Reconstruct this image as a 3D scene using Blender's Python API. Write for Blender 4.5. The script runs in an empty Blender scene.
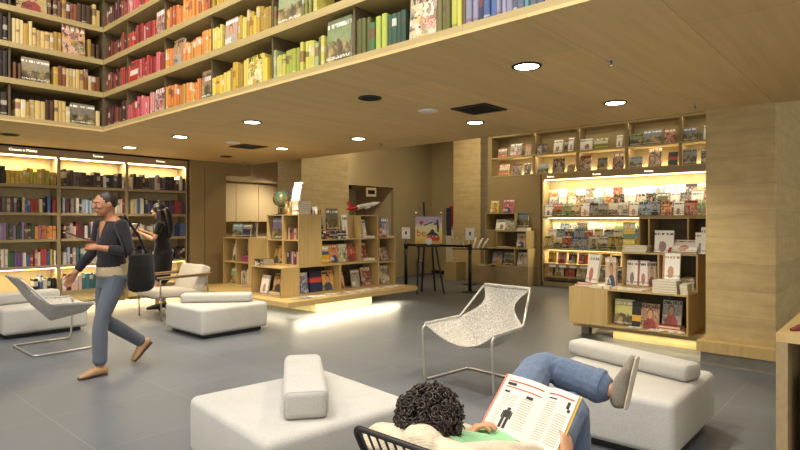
import bpy, bmesh, math, random
from mathutils import Vector, Matrix
R = random.Random(11)
PI = math.pi
SC = bpy.context.scene
COL = SC.collection
V = Vector

# ------------------------------------------------------------------ helpers
def link(o, parent=None):
    COL.objects.link(o)
    if parent is not None:
        o.parent = parent
    return o

USED = {}
def tag(o, label, cat, group=None, kind=None):
    n = len(label.replace('-', 'x').split())
    if label in USED:
        print('DUP LABEL', label)
    if n < 4 or n > 16:
        print('LABEL LEN', n, label)
    USED[label] = USED.get(label, 0) + 1
    o['label'] = label
    o['category'] = cat
    if group:
        o['group'] = group
    if kind:
        o['kind'] = kind
    return o

def thing(name, label, cat, loc=(0, 0, 0), rz=0.0, group=None):
    o = bpy.data.objects.new(name, None)
    o.empty_display_size = 0.05
    link(o)
    o.location = loc
    o.rotation_euler = (0, 0, rz)
    return tag(o, label, cat, group)

def to_mesh(bm, name, mats, smooth=False):
    me = bpy.data.meshes.new(name)
    bmesh.ops.recalc_face_normals(bm, faces=bm.faces)
    bm.to_mesh(me)
    bm.free()
    if not isinstance(mats, (list, tuple)):
        mats = [mats]
    for m in mats:
        me.materials.append(m)
    if smooth:
        for p in me.polygons:
            p.use_smooth = True
    return me

def obj(name, bm, mats, parent=None, loc=None, smooth=False, bevel=0.0, seg=2, label=None):
    o = bpy.data.objects.new(name, to_mesh(bm, name, mats, smooth))
    link(o, parent)
    if loc:
        o.location = loc
    if bevel:
        m = o.modifiers.new('b', 'BEVEL')
        m.width = bevel
        m.segments = seg
        m.limit_method = 'ANGLE'
        m.angle_limit = 0.6
    if label:
        o['label'] = label
    return o

def struct(name, bm, mats, **k):
    o = obj(name, bm, mats, **k)
    o['kind'] = 'structure'
    return o

def dup(root, loc, rz, label, group=None):
    r = root.copy()
    link(r)
    r.location = loc
    r.rotation_euler = (0, 0, rz)
    for k in ('group',):
        if k in r and not group:
            del r[k]
    tag(r, label, root['category'], group)
    for ch in list(root.children):
        c = ch.copy()
        link(c, r)
        for g in list(ch.children):
            d = g.copy()
            link(d, c)
    return r

def BM():
    return bmesh.new()

def box(bm, x0, x1, y0, y1, z0, z1, mi=0):
    vs = [bm.verts.new((x, y, z)) for z in (z0, z1) for y in (y0, y1) for x in (x0, x1)]
    fs = []
    for idx in ((0, 2, 3, 1), (4, 5, 7, 6), (0, 1, 5, 4), (2, 6, 7, 3), (0, 4, 6, 2), (1, 3, 7, 5)):
        f = bm.faces.new([vs[i] for i in idx])
        f.material_index = mi
        fs.append(f)
    return vs

def bxm(x0, x1, y0, y1, z0, z1):
    bm = BM()
    box(bm, x0, x1, y0, y1, z0, z1)
    return bm

def xform(vs, mat):
    for v in vs:
        v.co = mat @ v.co

def frame_for(t, ref):
    t = t.normalized()
    s = ref - t * ref.dot(t)
    if s.length < 1e-4:
        ref = V((0.3, 0.9, 0.2))
        s = ref - t * ref.dot(t)
    s.normalize()
    return s, t.cross(s)

def loft(bm, pts, rads, n=12, ref=V((1, 0, 0)), cap=0.5, mi=0, closed=False):
    """closed tube through pts; rads: r or (r_side, r_other)"""
    pts = [V(p) for p in pts]
    N = len(pts)
    rings = []
    seq = []
    for i in range(N):
        if closed:
            t = pts[(i + 1) % N] - pts[i - 1]
        elif i == 0:
            t = pts[1] - pts[0]
        elif i == N - 1:
            t = pts[-1] - pts[-2]
        else:
            t = (pts[i + 1] - pts[i]).normalized() + (pts[i] - pts[i - 1]).normalized()
            if t.length < 1e-6:
                t = pts[i + 1] - pts[i]
        r = rads[i] if isinstance(rads, (list, tuple)) else rads
        if not isinstance(r, (list, tuple)):
            r = (r, r)
        seq.append((pts[i], t.normalized(), r))
    if cap and not closed:
        p, t, r = seq[0]
        k = min(r)
        seq.insert(0, (p - t * k * cap, t, (r[0] * .6, r[1] * .6)))
        p, t, r = seq[-1]
        k = min(r)
        seq.append((p + t * k * cap, t, (r[0] * .6, r[1] * .6)))
    last = V(ref)
    for p, t, r in seq:
        s, u = frame_for(t, last)
        last = s if ref is None else (V(ref) if abs(V(ref).normalized().dot(t)) < .93 else s)
        rings.append([bm.verts.new(p + s * (math.cos(2 * PI * j / n) * r[0]) + u * (math.sin(2 * PI * j / n) * r[1])) for j in range(n)])
    m = len(rings)
    for i in range(m if closed else m - 1):
        a, b = rings[i], rings[(i + 1) % m]
        for j in range(n):
            f = bm.faces.new((a[j], a[(j + 1) % n], b[(j + 1) % n], b[j]))
            f.material_index = mi
    if not closed:
        f = bm.faces.new(list(reversed(rings[0]))); f.material_index = mi
        f = bm.faces.new(rings[-1]); f.material_index = mi
    return bm

def tube(bm, pts, r, n=8, mi=0, cap=0.0):
    """constant radius tube, parallel transport"""
    pts = [V(p) for p in pts]
    N = len(pts)
    s = None
    rings = []
    for i in range(N):
        if i == 0:
            t = pts[1] - pts[0]
        elif i == N - 1:
            t = pts[-1] - pts[-2]
        else:
            t = (pts[i + 1] - pts[i]).normalized() + (pts[i] - pts[i - 1]).normalized()
        t.normalize()
        if s is None:
            s, u = frame_for(t, V((0.123, 0.97, 0.2)))
        else:
            s = s - t * s.dot(t)
            s.normalize()
            u = t.cross(s)
        k = 1.0
        if 0 < i < N - 1:
            d = (pts[i + 1] - pts[i]).normalized().dot(t)
            k = 1 / max(d, .6)
        rings.append([bm.verts.new(pts[i] + (s * math.cos(2 * PI * j / n) + u * math.sin(2 * PI * j / n)) * r * k) for j in range(n)])
    for i in range(N - 1):
        for j in range(n):
            f = bm.faces.new((rings[i][j], rings[i][(j + 1) % n], rings[i + 1][(j + 1) % n], rings[i + 1][j]))
            f.material_index = mi
    f = bm.faces.new(list(reversed(rings[0]))); f.material_index = mi
    f = bm.faces.new(rings[-1]); f.material_index = mi
    return bm

def fillet(pts, rad, n=5):
    """round the inner corners of a polyline"""
    pts = [V(p) for p in pts]
    out = [pts[0]]
    for i in range(1, len(pts) - 1):
        a, b, c = pts[i - 1], pts[i], pts[i + 1]
        r = min(rad, (a - b).length * .45, (c - b).length * .45)
        p = b + (a - b).normalized() * r
        q = b + (c - b).normalized() * r
        for k in range(n + 1):
            t = k / n
            out.append(p * (1 - t) ** 2 + b * 2 * t * (1 - t) + q * t * t)
    out.append(pts[-1])
    return out

def ellipsoid(bm, c, ax, ay, az, sub=3, mi=0):
    """ax, ay, az: half axis vectors"""
    r = bmesh.ops.create_icosphere(bm, subdivisions=sub, radius=1.0)
    M = Matrix((ax, ay, az)).transposed()
    for v in r['verts']:
        v.co = V(c) + M @ v.co
    for f in {f for v in r['verts'] for f in v.link_faces}:
        f.material_index = mi

def lathe(bm, prof, n=24, c=(0, 0, 0), mi=0):
    rings = []
    for r, z in prof:
        rings.append([bm.verts.new((c[0] + r * math.cos(2 * PI * j / n), c[1] + r * math.sin(2 * PI * j / n), c[2] + z)) for j in range(n)])
    for i in range(len(rings) - 1):
        for j in range(n):
            f = bm.faces.new((rings[i][j], rings[i][(j + 1) % n], rings[i + 1][(j + 1) % n], rings[i + 1][j]))
            f.material_index = mi
    f = bm.faces.new(list(reversed(rings[0]))); f.material_index = mi
    f = bm.faces.new(rings[-1]); f.material_index = mi
    return bm

def baked(name, bm, mats, parent, voxel=None, smooth=0, sub=0):
    """evaluate remesh / smooth once and keep a plain mesh"""
    o = bpy.data.objects.new(name, to_mesh(bm, name, mats, True))
    COL.objects.link(o)
    if voxel:
        m = o.modifiers.new('r', 'REMESH')
        m.mode = 'VOXEL'
        m.voxel_size = voxel
        m.use_smooth_shade = True
    if smooth:
        m = o.modifiers.new('s', 'SMOOTH')
        m.iterations = smooth
        m.factor = .5
    if sub:
        m = o.modifiers.new('u', 'SUBSURF')
        m.levels = sub
        m.render_levels = sub
    bpy.context.view_layer.update()
    dg = bpy.context.evaluated_depsgraph_get()
    me = bpy.data.meshes.new_from_object(o.evaluated_get(dg))
    me.name = name
    for p in me.polygons:
        p.use_smooth = True
    bpy.data.objects.remove(o)
    me.materials.clear()
    for m in (mats if isinstance(mats, (list, tuple)) else [mats]):
        me.materials.append(m)
    q = bpy.data.objects.new(name, me)
    link(q, parent)
    return q

def text_mesh(s, size, depth=0.001, align='CENTER'):
    c = bpy.data.curves.new('t', 'FONT')
    c.body = s
    c.size = size
    c.align_x = align
    c.extrude = depth
    c.resolution_u = 3
    o = bpy.data.objects.new('t', c)
    COL.objects.link(o)
    bpy.context.view_layer.update()
    me = bpy.data.meshes.new_from_object(o.evaluated_get(bpy.context.evaluated_depsgraph_get()))
    bpy.data.objects.remove(o)
    me.materials.clear()
    return me

def text_obj(name, s, size, mat, parent, loc, rot, depth=.001):
    me = text_mesh(s, size, depth)
    me.materials.append(mat)
    o = bpy.data.objects.new(name, me)
    link(o, parent)
    o.location = loc
    o.rotation_euler = rot
    return o

# ------------------------------------------------------------------ materials
def srgb(h):
    if isinstance(h, str):
        h = h.lstrip('#')
        h = [int(h[i:i + 2], 16) / 255 for i in (0, 2, 4)]
    return tuple((c / 12.92 if c <= .04045 else ((c + .055) / 1.055) ** 2.4) for c in h)

class NT:
    def __init__(s, name):
        s.m = bpy.data.materials.new(name)
        s.m.use_nodes = True
        s.t = s.m.node_tree
        s.b = s.t.nodes['Principled BSDF']
    def n(s, typ, **k):
        nd = s.t.nodes.new(typ)
        for a, v in k.items():
            if a.startswith('i_'):
                s.set(nd.inputs[a[2:].replace('_', ' ')], v)
            else:
                setattr(nd, a, v)
        return nd
    def set(s, inp, v):
        if hasattr(v, 'links') or isinstance(v, bpy.types.NodeSocket):
            s.t.links.new(v, inp)
        else:
            if isinstance(v, (tuple, list)) and len(v) == 3 and inp.type == 'RGBA':
                v = (*v, 1)
            inp.default_value = v
    def mth(s, op, a, b=0.0, c=None):
        nd = s.t.nodes.new('ShaderNodeMath')
        nd.operation = op
        s.set(nd.inputs[0], a)
        s.set(nd.inputs[1], b)
        if c is not None:
            s.set(nd.inputs[2], c)
        return nd.outputs[0]
    def mix(s, f, a, b, bt='MIX'):
        nd = s.t.nodes.new('ShaderNodeMix')
        nd.data_type = 'RGBA'
        nd.blend_type = bt
        s.set(nd.inputs['Factor'], f)
        s.set(nd.inputs[6], a if not isinstance(a, tuple) else (*a, 1)[:4])
        s.set(nd.inputs[7], b if not isinstance(b, tuple) else (*b, 1)[:4])
        return nd.outputs[2]
    def ramp(s, f, stops, interp='LINEAR'):
        nd = s.t.nodes.new('ShaderNodeValToRGB')
        nd.color_ramp.interpolation = interp
        el = nd.color_ramp.elements
        while len(el) < len(stops):
            el.new(0.5)
        for e, (p, c) in zip(el, stops):
            e.position = p
            e.color = (*c, 1)[:4]
        s.set(nd.inputs[0], f)
        return nd.outputs[0]
    def co(s, kind='Object'):
        return s.t.nodes.new('ShaderNodeTexCoord').outputs[kind]
    def mapv(s, v, scale=(1, 1, 1), rot=(0, 0, 0), loc=(0, 0, 0)):
        nd = s.t.nodes.new('ShaderNodeMapping')
        s.set(nd.inputs['Vector'], v)
        nd.inputs['Scale'].default_value = scale
        nd.inputs['Rotation'].default_value = rot
        nd.inputs['Location'].default_value = loc
        return nd.outputs[0]
    def noise(s, v, scale, detail=3, rough=.5, out='Fac', w=None):
        nd = s.t.nodes.new('ShaderNodeTexNoise')
        if w is not None:
            nd.noise_dimensions = '4D'
            s.set(nd.inputs['W'], w)
        s.set(nd.inputs['Vector'], v)
        nd.inputs['Scale'].default_value = scale
        nd.inputs['Detail'].default_value = detail
        nd.inputs['Roughness'].default_value = rough
        return nd.outputs[out]
    def sep(s, v):
        nd = s.t.nodes.new('ShaderNodeSeparateXYZ')
        s.set(nd.inputs[0], v)
        return nd.outputs
    def comb(s, x, y, z):
        nd = s.t.nodes.new('ShaderNodeCombineXYZ')
        for i, q in enumerate((x, y, z)):
            s.set(nd.inputs[i], q)
        return nd.outputs[0]
    def bump(s, h, strength=.2, dist=.01):
        nd = s.t.nodes.new('ShaderNodeBump')
        nd.inputs['Strength'].default_value = strength
        nd.inputs['Distance'].default_value = dist
        s.set(nd.inputs['Height'], h)
        s.t.links.new(nd.outputs[0], s.b.inputs['Normal'])
    def base(s, c):
        s.set(s.b.inputs['Base Color'], c)
    def p(s, **k):
        for a, v in k.items():
            s.set(s.b.inputs[a.replace('_', ' ')], v)
        return s

def plain(name, c, rough=.5, metal=0.0, var=.06, scale=9.0, **k):
    """solid colour with slight procedural variation"""
    q = NT(name)
    c = srgb(c)
    nz = q.noise(q.co(), scale, 3)
    dark = tuple(x * (1 - var * 2) for x in c)
    lite = tuple(min(1, x * (1 + var)) for x in c)
    q.base(q.ramp(nz, [(.3, dark), (.7, lite)]))
    q.p(Roughness=rough, Metallic=metal, **k)
    return q.m

def wood(name, c1, c2, axis='x', scale=1.0, rough=.45, panels=None, off=(0, 0)):
    q = NT(name)
    v = q.co()
    st = {'x': (.6, 9, 9), 'y': (9, .6, 9), 'z': (9, 9, .6)}[axis]
    g = q.noise(q.mapv(v, tuple(a * scale for a in st)), 3.0, 5, .6)
    g2 = q.noise(q.mapv(v, tuple(a * scale * 4 for a in st)), 5.0, 3, .6)
    f = q.mth('ADD', q.mth('MULTIPLY', g, .75), q.mth('MULTIPLY', g2, .25))
    col = q.ramp(f, [(.35, srgb(c2)), (.65, srgb(c1))])
    if panels:
        o = q.sep(v)
        bv = q.comb(q.mth('ADD', o[0], off[0]), q.mth('ADD', o[1], off[1]), 0.0)
        br = q.n('ShaderNodeTexBrick', i_Vector=bv, offset=.37)
        br.inputs['Color1'].default_value = (.95, .95, .95, 1)
        br.inputs['Color2'].default_value = (1.05, 1.04, 1.02, 1)
        br.inputs['Mortar'].default_value = (.62, .56, .5, 1)
        br.inputs['Scale'].default_value = 1.0
        br.inputs['Mortar Size'].default_value = .0022
        br.inputs['Brick Width'].default_value = panels[0]
        br.inputs['Row Height'].default_value = panels[1]
        col = q.mix(1.0, col, br.outputs['Color'], 'MULTIPLY')
    q.base(col)
    q.p(Roughness=rough)
    return q.m

def emit(name, c, strength):
    q = NT(name)
    q.base(srgb(c))
    q.p(Emission_Color=(*srgb(c), 1), Emission_Strength=strength)
    return q.m

def boards(name):
    """horizontal concrete/timber boards on the columns"""
    q = NT(name)
    o = q.sep(q.co())
    h = q.mth('ADD', o[0], o[1])
    v = q.comb(h, q.mth('ADD', o[2], .03), 0.0)
    br = q.n('ShaderNodeTexBrick', i_Vector=v, offset=.43)
    br.inputs['Color1'].default_value = (.93, .93, .93, 1)
    br.inputs['Color2'].default_value = (1.05, 1.05, 1.04, 1)
    br.inputs['Mortar'].default_value = (.74, .72, .69, 1)
    br.inputs['Scale'].default_value = 1.0
    br.inputs['Mortar Size'].default_value = .0022
    br.inputs['Brick Width'].default_value = 30.0
    br.inputs['Row Height'].default_value = .26
    n1 = q.noise(q.mapv(v, (1.2, 9, 1)), 1.6, 4, .55)
    n2 = q.noise(q.mapv(v, (5, 5, 1)), 1.5, 4, .6)
    col = q.ramp(q.mth('ADD', q.mth('MULTIPLY', n1, .6), q.mth('MULTIPLY', n2, .4)), [(.33, srgb('#ad9667')), (.5, srgb('#b9a272')), (.66, srgb('#c5ae80'))])
    q.base(q.mix(1.0, col, br.outputs['Color'], 'MULTIPLY'))
    q.bump(q.mth('ADD', n1, q.mth('MULTIPLY', br.outputs['Fac'], -1.5)), .25, .006)
    q.p(Roughness=.6)
    return q.m

def floor_mat():
    q = NT('grey floor tile')
    v = q.co()
    o = q.sep(v)
    bv = q.comb(q.mth('ADD', o[0], -3.16 + 9.0), q.mth('ADD', o[1], -1.04 + 9.0), 0.0)
    br = q.n('ShaderNodeTexBrick', i_Vector=bv, offset=0.0)
    br.inputs['Color1'].default_value = (.93, .93, .93, 1)
    br.inputs['Color2'].default_value = (1.06, 1.06, 1.06, 1)
    br.inputs['Mortar'].default_value = (1.9, 1.86, 1.75, 1)
    br.inputs['Scale'].default_value = 1.0
    br.inputs['Mortar Size'].default_value = .0022
    br.inputs['Brick Width'].default_value = .9
    br.inputs['Row Height'].default_value = .9
    n = q.noise(v, 1.3, 5, .6)
    n2 = q.noise(v, 26, 3, .6)
    col = q.ramp(q.mth('ADD', q.mth('MULTIPLY', n, .8), q.mth('MULTIPLY', n2, .2)), [(.3, srgb('#565a61')), (.7, srgb('#656970'))])
    q.base(q.mix(1.0, col, br.outputs['Color'], 'MULTIPLY'))
    q.p(Roughness=q.mth('ADD', .3, q.mth('MULTIPLY', n, .16)), Specular_IOR_Level=.45)
    return q.m

def fabric(name, c, c2, sc=420.0, bump=.25):
    q = NT(name)
    v = q.co()
    w1 = q.n('ShaderNodeTexWave', i_Vector=v, wave_type='BANDS', bands_direction='DIAGONAL')
    w1.inputs['Scale'].default_value = sc / 4
    w1.inputs['Distortion'].default_value = 3
    n = q.noise(v, sc / 3, 2, .6)
    n2 = q.noise(v, 6, 3, .5)
    f = q.mth('ADD', q.mth('MULTIPLY', n, .6), q.mth('ADD', q.mth('MULTIPLY', w1.outputs['Fac'], .2), q.mth('MULTIPLY', n2, .2)))
    q.base(q.ramp(f, [(.3, srgb(c2)), (.65, srgb(c))]))
    q.bump(f, bump, .003)
    q.p(Roughness=.95, Sheen_Weight=.15, Specular_IOR_Level=.15)
    return q.m

def spine_mat(name, sheen=.45):
    """cloth or paper book: colour from the object, title band on the spine"""
    q = NT(name)
    oi = q.t.nodes.new('ShaderNodeObjectInfo')
    rnd, col = oi.outputs['Random'], oi.outputs['Color']
    g = q.sep(q.co('Generated'))
    fr = lambda k: q.mth('FRACT', q.mth('MULTIPLY', rnd, k))
    c = q.mth('ADD', .5, q.mth('MULTIPLY', fr(3.7), .3))
    hw = q.mth('ADD', .05, q.mth('MULTIPLY', fr(7.3), .14))
    m1 = q.mth('LESS_THAN', q.mth('ABSOLUTE', q.mth('SUBTRACT', g[2], c)), hw)
    tx = q.noise(q.mapv(q.co('Generated'), (2, 2, 18)), 2.0, 2, .7, w=q.mth('MULTIPLY', rnd, 40))
    m1 = q.mth('MULTIPLY', m1, q.mth('GREATER_THAN', tx, q.mth('ADD', .28, q.mth('MULTIPLY', fr(17.1), .3))))
    m1 = q.mth('MULTIPLY', m1, q.mth('MULTIPLY', .75, q.mth('GREATER_THAN', fr(5.9), .42)))
    m2 = q.mth('LESS_THAN', q.mth('ABSOLUTE', q.mth('SUBTRACT', g[2], .1)), .03)
    m2 = q.mth('MULTIPLY', m2, q.mth('GREATER_THAN', fr(9.1), .7))
    light = q.mix(fr(23.0), (.55, .47, .3), (.66, .62, .55))
    dark = q.mix(fr(29.0), (.03, .025, .02), (.25, .05, .03))
    lab = q.mix(q.mth('GREATER_THAN', fr(13.0), .55), light, dark)
    base = q.mix(q.mth('MULTIPLY', q.noise(q.co('Generated'), 3, 3, w=q.mth('MULTIPLY', rnd, 9)), .35), col, q.mix(.5, col, (.02, .015, .01)))
    q.base(q.mix(q.mth('MAXIMUM', m1, q.mth('MULTIPLY', m2, .5)), base, lab))
    q.p(Roughness=sheen)
    return q.m

def cover_mat(kind):
    q = NT('printed cover ' + kind)
    oi = q.t.nodes.new('ShaderNodeObjectInfo')
    rnd, col = oi.outputs['Random'], oi.outputs['Color']
    gen = q.co('Generated')
    g = q.sep(gen)
    x, z = g[0], g[2]
    w = q.mth('MULTIPLY', rnd, 60)
    fr = lambda k: q.mth('FRACT', q.mth('MULTIPLY', rnd, k))
    gt, lt = (lambda a, b: q.mth('GREATER_THAN', a, b)), (lambda a, b: q.mth('LESS_THAN', a, b))
    mul = lambda a, b: q.mth('MULTIPLY', a, b)
    sub = lambda a, b: q.mth('SUBTRACT', a, b)
    band = lambda a, c, h: lt(q.mth('ABSOLUTE', sub(a, c)), h)
    v2 = q.comb(x, 0.0, z)
    acc = q.ramp(fr(11.3), [(0, (.5, .06, .04)), (.2, (.62, .36, .06)), (.4, (.05, .09, .2)), (.55, (.66, .6, .5)), (.7, (.04, .035, .03)), (.85, (.12, .2, .1))], 'CONSTANT')
    warp = q.noise(v2, 7.0, 4, .65, w=w)
    # lettering: blocks broken up by noise
    letters = gt(q.noise(q.mapv(v2, (16, 1, 3)), 1.0, 1, .5, w=w), .47)
    small = gt(q.noise(q.mapv(v2, (34, 1, 20)), 1.0, 1, .5, w=w), .52)
    ink = q.mix(gt(fr(19.7), .5), (.85, .82, .74), (.04, .03, .03))
    if kind == 'portrait':
        cx = q.mth('ADD', .42, mul(fr(3.3), .16))
        dx = sub(x, cx)
        dh = q.mth('ADD', mul(mul(dx, dx), 60.0), mul(mul(sub(z, .56), sub(z, .56)), 34.0))
        dx = q.mth('ADD', dx, mul(sub(warp, .5), .22))
        hair = lt(q.mth('ADD', mul(mul(dx, dx), 36.0), mul(mul(sub(z, .6), sub(z, .6)), 22.0)), 1.0)
        body = lt(q.mth('ADD', mul(mul(dx, dx), 8.5), mul(mul(sub(z, .05), sub(z, .05)), 7.0)), 1.0)
        nz = q.noise(v2, 9, 4, .6, w=w)
        c = q.mix(mul(gt(nz, .52), .75), col, q.mix(warp, (.7, .62, .5), (.1, .08, .06)))
        c = q.mix(hair, c, q.mix(fr(31.0), (.02, .012, .008), (.2, .1, .04)))
        c = q.mix(body, c, q.mix(nz, acc, (.06, .05, .05)))
        c = q.mix(lt(dh, 1.0), c, q.mix(nz, (.62, .36, .22), (.4, .2, .11)))
        c = q.mix(mul(band(z, .89, .06), letters), c, ink)
        c = q.mix(mul(band(z, .2, .1), mul(small, lt(x, .5))), c, ink)
    elif kind == 'scene':
        n1 = q.noise(v2, 2.6, 5, .62, w=w)
        hz = q.mth('ADD', .12, mul(q.noise(q.mapv(v2, (2.5, 1, 1.2)), 1.5, 4, .65, w=w), .7))
        sky = q.mix(mul(warp, .8), col, q.mix(.5, col, (.7, .64, .5)))
        land = q.ramp(n1, [(.35, (.03, .028, .02)), (.5, (.12, .1, .05)), (.62, (.42, .3, .14))])
        c = q.mix(lt(z, hz), sky, land)
        c = q.mix(mul(band(z, .85, .05), letters), c, ink)
        c = q.mix(mul(band(z, .1, .035), small), c, (.75, .7, .6))
    elif kind == 'type':
        c = q.mix(mul(q.noise(v2, 4, 3, w=w), .25), col, (.03, .03, .03))
        c = q.mix(band(z, q.mth('ADD', .35, mul(fr(5.1), .3)), .12), c, acc)
        c = q.mix(mul(band(z, .82, .09), letters), c, ink)
        c = q.mix(mul(band(z, .65, .03), small), c, ink)
        c = q.mix(mul(band(z, .14, .03), small), c, ink)
    elif kind == 'collage':
        vo = q.n('ShaderNodeTexVoronoi', voronoi_dimensions='4D', i_Vector=q.mapv(v2, (3.2, 1, 4.2)), i_W=w)
        vo.inputs['Scale'].default_value = 1.0
        vs_ = q.sep(vo.outputs['Color'])
        cc = q.ramp(vs_[0], [(0, (.05, .045, .05)), (.18, (.5, .42, .3)), (.34, (.32, .1, .06)), (.48, (.62, .56, .45)), (.62, (.12, .16, .22)), (.74, (.6, .42, .14)), (.86, (.2, .24, .14))], 'CONSTANT')
        c = q.mix(gt(q.noise(v2, 5, 3, .6, w=w), .54), q.mix(.4, cc, col), q.mix(.6, (.8, .76, .68), col))
        c = q.mix(lt(q.noise(v2, 6.5, 4, .6, w=mul(w, 1.7)), .4), c, (.05, .045, .05))
        c = q.mix(gt(z, .82), c, q.mix(letters, col, ink))
        c = q.mix(mul(band(z, .3, .16), mul(small, gt(x, .5))), c, acc)
    elif kind == 'white':
        c = (.86, .84, .79, 1)
        nz = q.noise(v2, 3.3, 4, .6, w=w)
        fig = lt(q.mth('ADD', mul(mul(sub(x, q.mth('ADD', .35, mul(fr(3.3), .3))), sub(x, .5)), 22.0), mul(mul(sub(z, .28), sub(z, .28)), 13.0)), q.mth('ADD', -.15, mul(warp, 1.7)))
        c = q.mix(fig, c, q.mix(warp, col, (.55, .36, .26)))
        c = q.mix(lt(x, mul(gt(fr(8.7), .6), .12)), c, col)
        c = q.mix(mul(band(z, .84, .045), letters), c, q.mix(.5, acc, (.1, .05, .05)))
        c = q.mix(mul(band(z, .12, .04), small), c, (.2, .2, .2))
    q.base(c)
    q.p(Roughness=.32, Specular_IOR_Level=.4)
    return q.m

MAT = {}
MAT['soffit'] = wood('pale wood ceiling panel', '#d8ba82', '#ccad74', 'x', .5, .62, panels=(3.4, .63), off=(20.3, 18.9 - .92))
MAT['shelfwood'] = wood('tan shelf laminate', '#b29e6c', '#a6915e', 'x', 1.0, .45)
MAT['shelfwood_y'] = wood('tan shelf laminate lengthwise', '#b29e6c', '#a6915e', 'y', 1.0, .45)
MAT['oak'] = wood('pale oak laminate', '#c2a873', '#b69a64', 'z', .9, .42)
MAT['oak_x'] = wood('pale oak laminate lengthwise', '#c2a873', '#b69a64', 'x', .9, .42)
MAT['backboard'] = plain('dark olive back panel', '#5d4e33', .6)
MAT['casewood'] = wood('brown case laminate', '#9d8a66', '#917d59', 'x', 1.0, .5)
MAT['case_in'] = plain('cream case lining', '#b8a579', .6)
MAT['wall'] = plain('olive beige plaster', '#a2906a', .8, var=.03, scale=2)
MAT['wall_dark'] = plain('olive brown plaster', '#958058', .75, var=.03, scale=2)
MAT['wall_pale'] = plain('pale plaster', '#c9b592', .8, var=.02, scale=2)
MAT['board'] = boards('board marked concrete')
MAT['floor'] = floor_mat()
MAT['ottoman'] = fabric('light grey wool', '#b9b7b2', '#a09e99')
MAT['seatgrey'] = fabric('warm grey upholstery', '#bdb6a9', '#a39c8f')
MAT['black'] = plain('black metal', '#16130f', .45)
MAT['blackfab'] = fabric('black cloth', '#1d1a19', '#100e0e', 300)
MAT['chrome'] = plain('brushed steel', '#c9c6c0', .22, 1.0, var=.02)
MAT['steelgrey'] = plain('painted steel bar', '#b9b5ad', .35, .6, var=.02)
MAT['armwood'] = wood('brown armrest wood', '#8a6a48', '#6f5236', 'x', 2, .4)
MAT['pages'] = plain('paper pages', '#d9cfb6', .85, var=.06, scale=60)
MAT['white'] = plain('white card', '#e8e4da', .6, var=.02)
MAT['signwhite'] = emit('lit white sign letters', '#fff3d8', 1.6)
MAT['led'] = emit('warm white light strip', '#ffe2a0', 6.0)
MAT['lamp'] = emit('downlight diffuser', '#fff4dc', 14.0)
MAT['plinth'] = plain('grey metal skirting', '#8f8a80', .4, .3)
MAT['plinthwood'] = plain('cream plinth', '#d8c795', .6)
MAT['spine'] = spine_mat('book spine')
for k in ('portrait', 'scene', 'type', 'collage', 'white'):
    MAT[k] = cover_mat(k)
MAT['dark'] = plain('matt black void', '#0c0a08', .9)
MAT['grille'] = plain('dark grille', '#2a241c', .6)
# ------------------------------------------------------------------ book kit
def spine_mesh():
    bm = BM()
    prof = [(-.5, 1), (-.5, .04), (-.36, .008), (0, 0), (.36, .008), (.5, .04), (.5, 1), (.42, 1), (.42, .06), (-.42, .06), (-.42, 1)]
    rings = [[bm.verts.new((x, y, z)) for x, y in prof] for z in (0, 1)]
    n = len(prof)
    for i in range(n):
        bm.faces.new((rings[0][i], rings[0][(i + 1) % n], rings[1][(i + 1) % n], rings[1][i]))
    for r in rings:
        bm.faces.new(r)
    box(bm, -.425, .425, .055, .96, .015, .975, 1)
    return to_mesh(bm, 'book', [MAT['spine'], MAT['pages']])
SPINE = spine_mesh()

def cover_mesh(kind):
    bm = BM()
    prof = [(.5, 0), (.5, .12), (-.47, .12), (-.47, .88), (.5, .88), (.5, 1), (-.5, 1), (-.5, 0)]
    rings = [[bm.verts.new((x, y, z)) for x, y in prof] for z in (0, 1)]
    n = len(prof)
    for i in range(n):
        bm.faces.new((rings[0][i], rings[0][(i + 1) % n], rings[1][(i + 1) % n], rings[1][i]))
    for r in rings:
        bm.faces.new(r)
    box(bm, -.475, .485, .115, .885, .012, .988, 1)
    return to_mesh(bm, 'printed_book', [MAT[kind], MAT['pages']])
COVER = {k: cover_mesh(k) for k in ('portrait', 'scene', 'type', 'collage', 'white')}

def rot_facing(f):
    """z rotation that turns a local -y front towards the named direction"""
    return {'-x': -PI / 2, '-y': 0.0, '+x': PI / 2, '+y': PI}[f] if isinstance(f, str) else f

def put(name, me, loc, scale, rz, tilt, color, label, cat, group, roll=0.0):
    o = bpy.data.objects.new(name, me)
    link(o)
    o.location = loc
    o.scale = scale
    o.rotation_mode = 'XYZ'
    o.rotation_euler = (-tilt, roll, rz)
    c = srgb(color)
    o.color = (*c, 1)
    tag(o, label, cat, group)
    return o

def local(rz, x, y):
    c, s = math.cos(rz), math.sin(rz)
    return (c * x - s * y, s * x + c * y)

def shown(kind, x, y, z, facing, w, h, t, color, label, tilt=.18, name='display_book', cat='book', group=None):
    """a book or magazine standing face out, leaning back"""
    rz = rot_facing(facing)
    return put(name, COVER[kind], (x, y, z + t * math.sin(tilt) + .001), (w, t, h), rz, tilt, color, label, cat, group)

def lying(kind, x, y, z, rz, w, h, t, color, label, name='display_book', cat='book', group=None):
    """a book lying on its back, cover up; x, y the centre"""
    o = bpy.data.objects.new(name, COVER[kind])
    link(o)
    dx, dy = local(rz, 0, -h / 2)
    o.location = (x + dx, y + dy, z + t + .0005)
    o.scale = (w, t, h)
    o.rotation_euler = (-PI / 2, 0, rz)
    o.color = (*srgb(color), 1)
    tag(o, label, cat, group)
    return o

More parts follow.
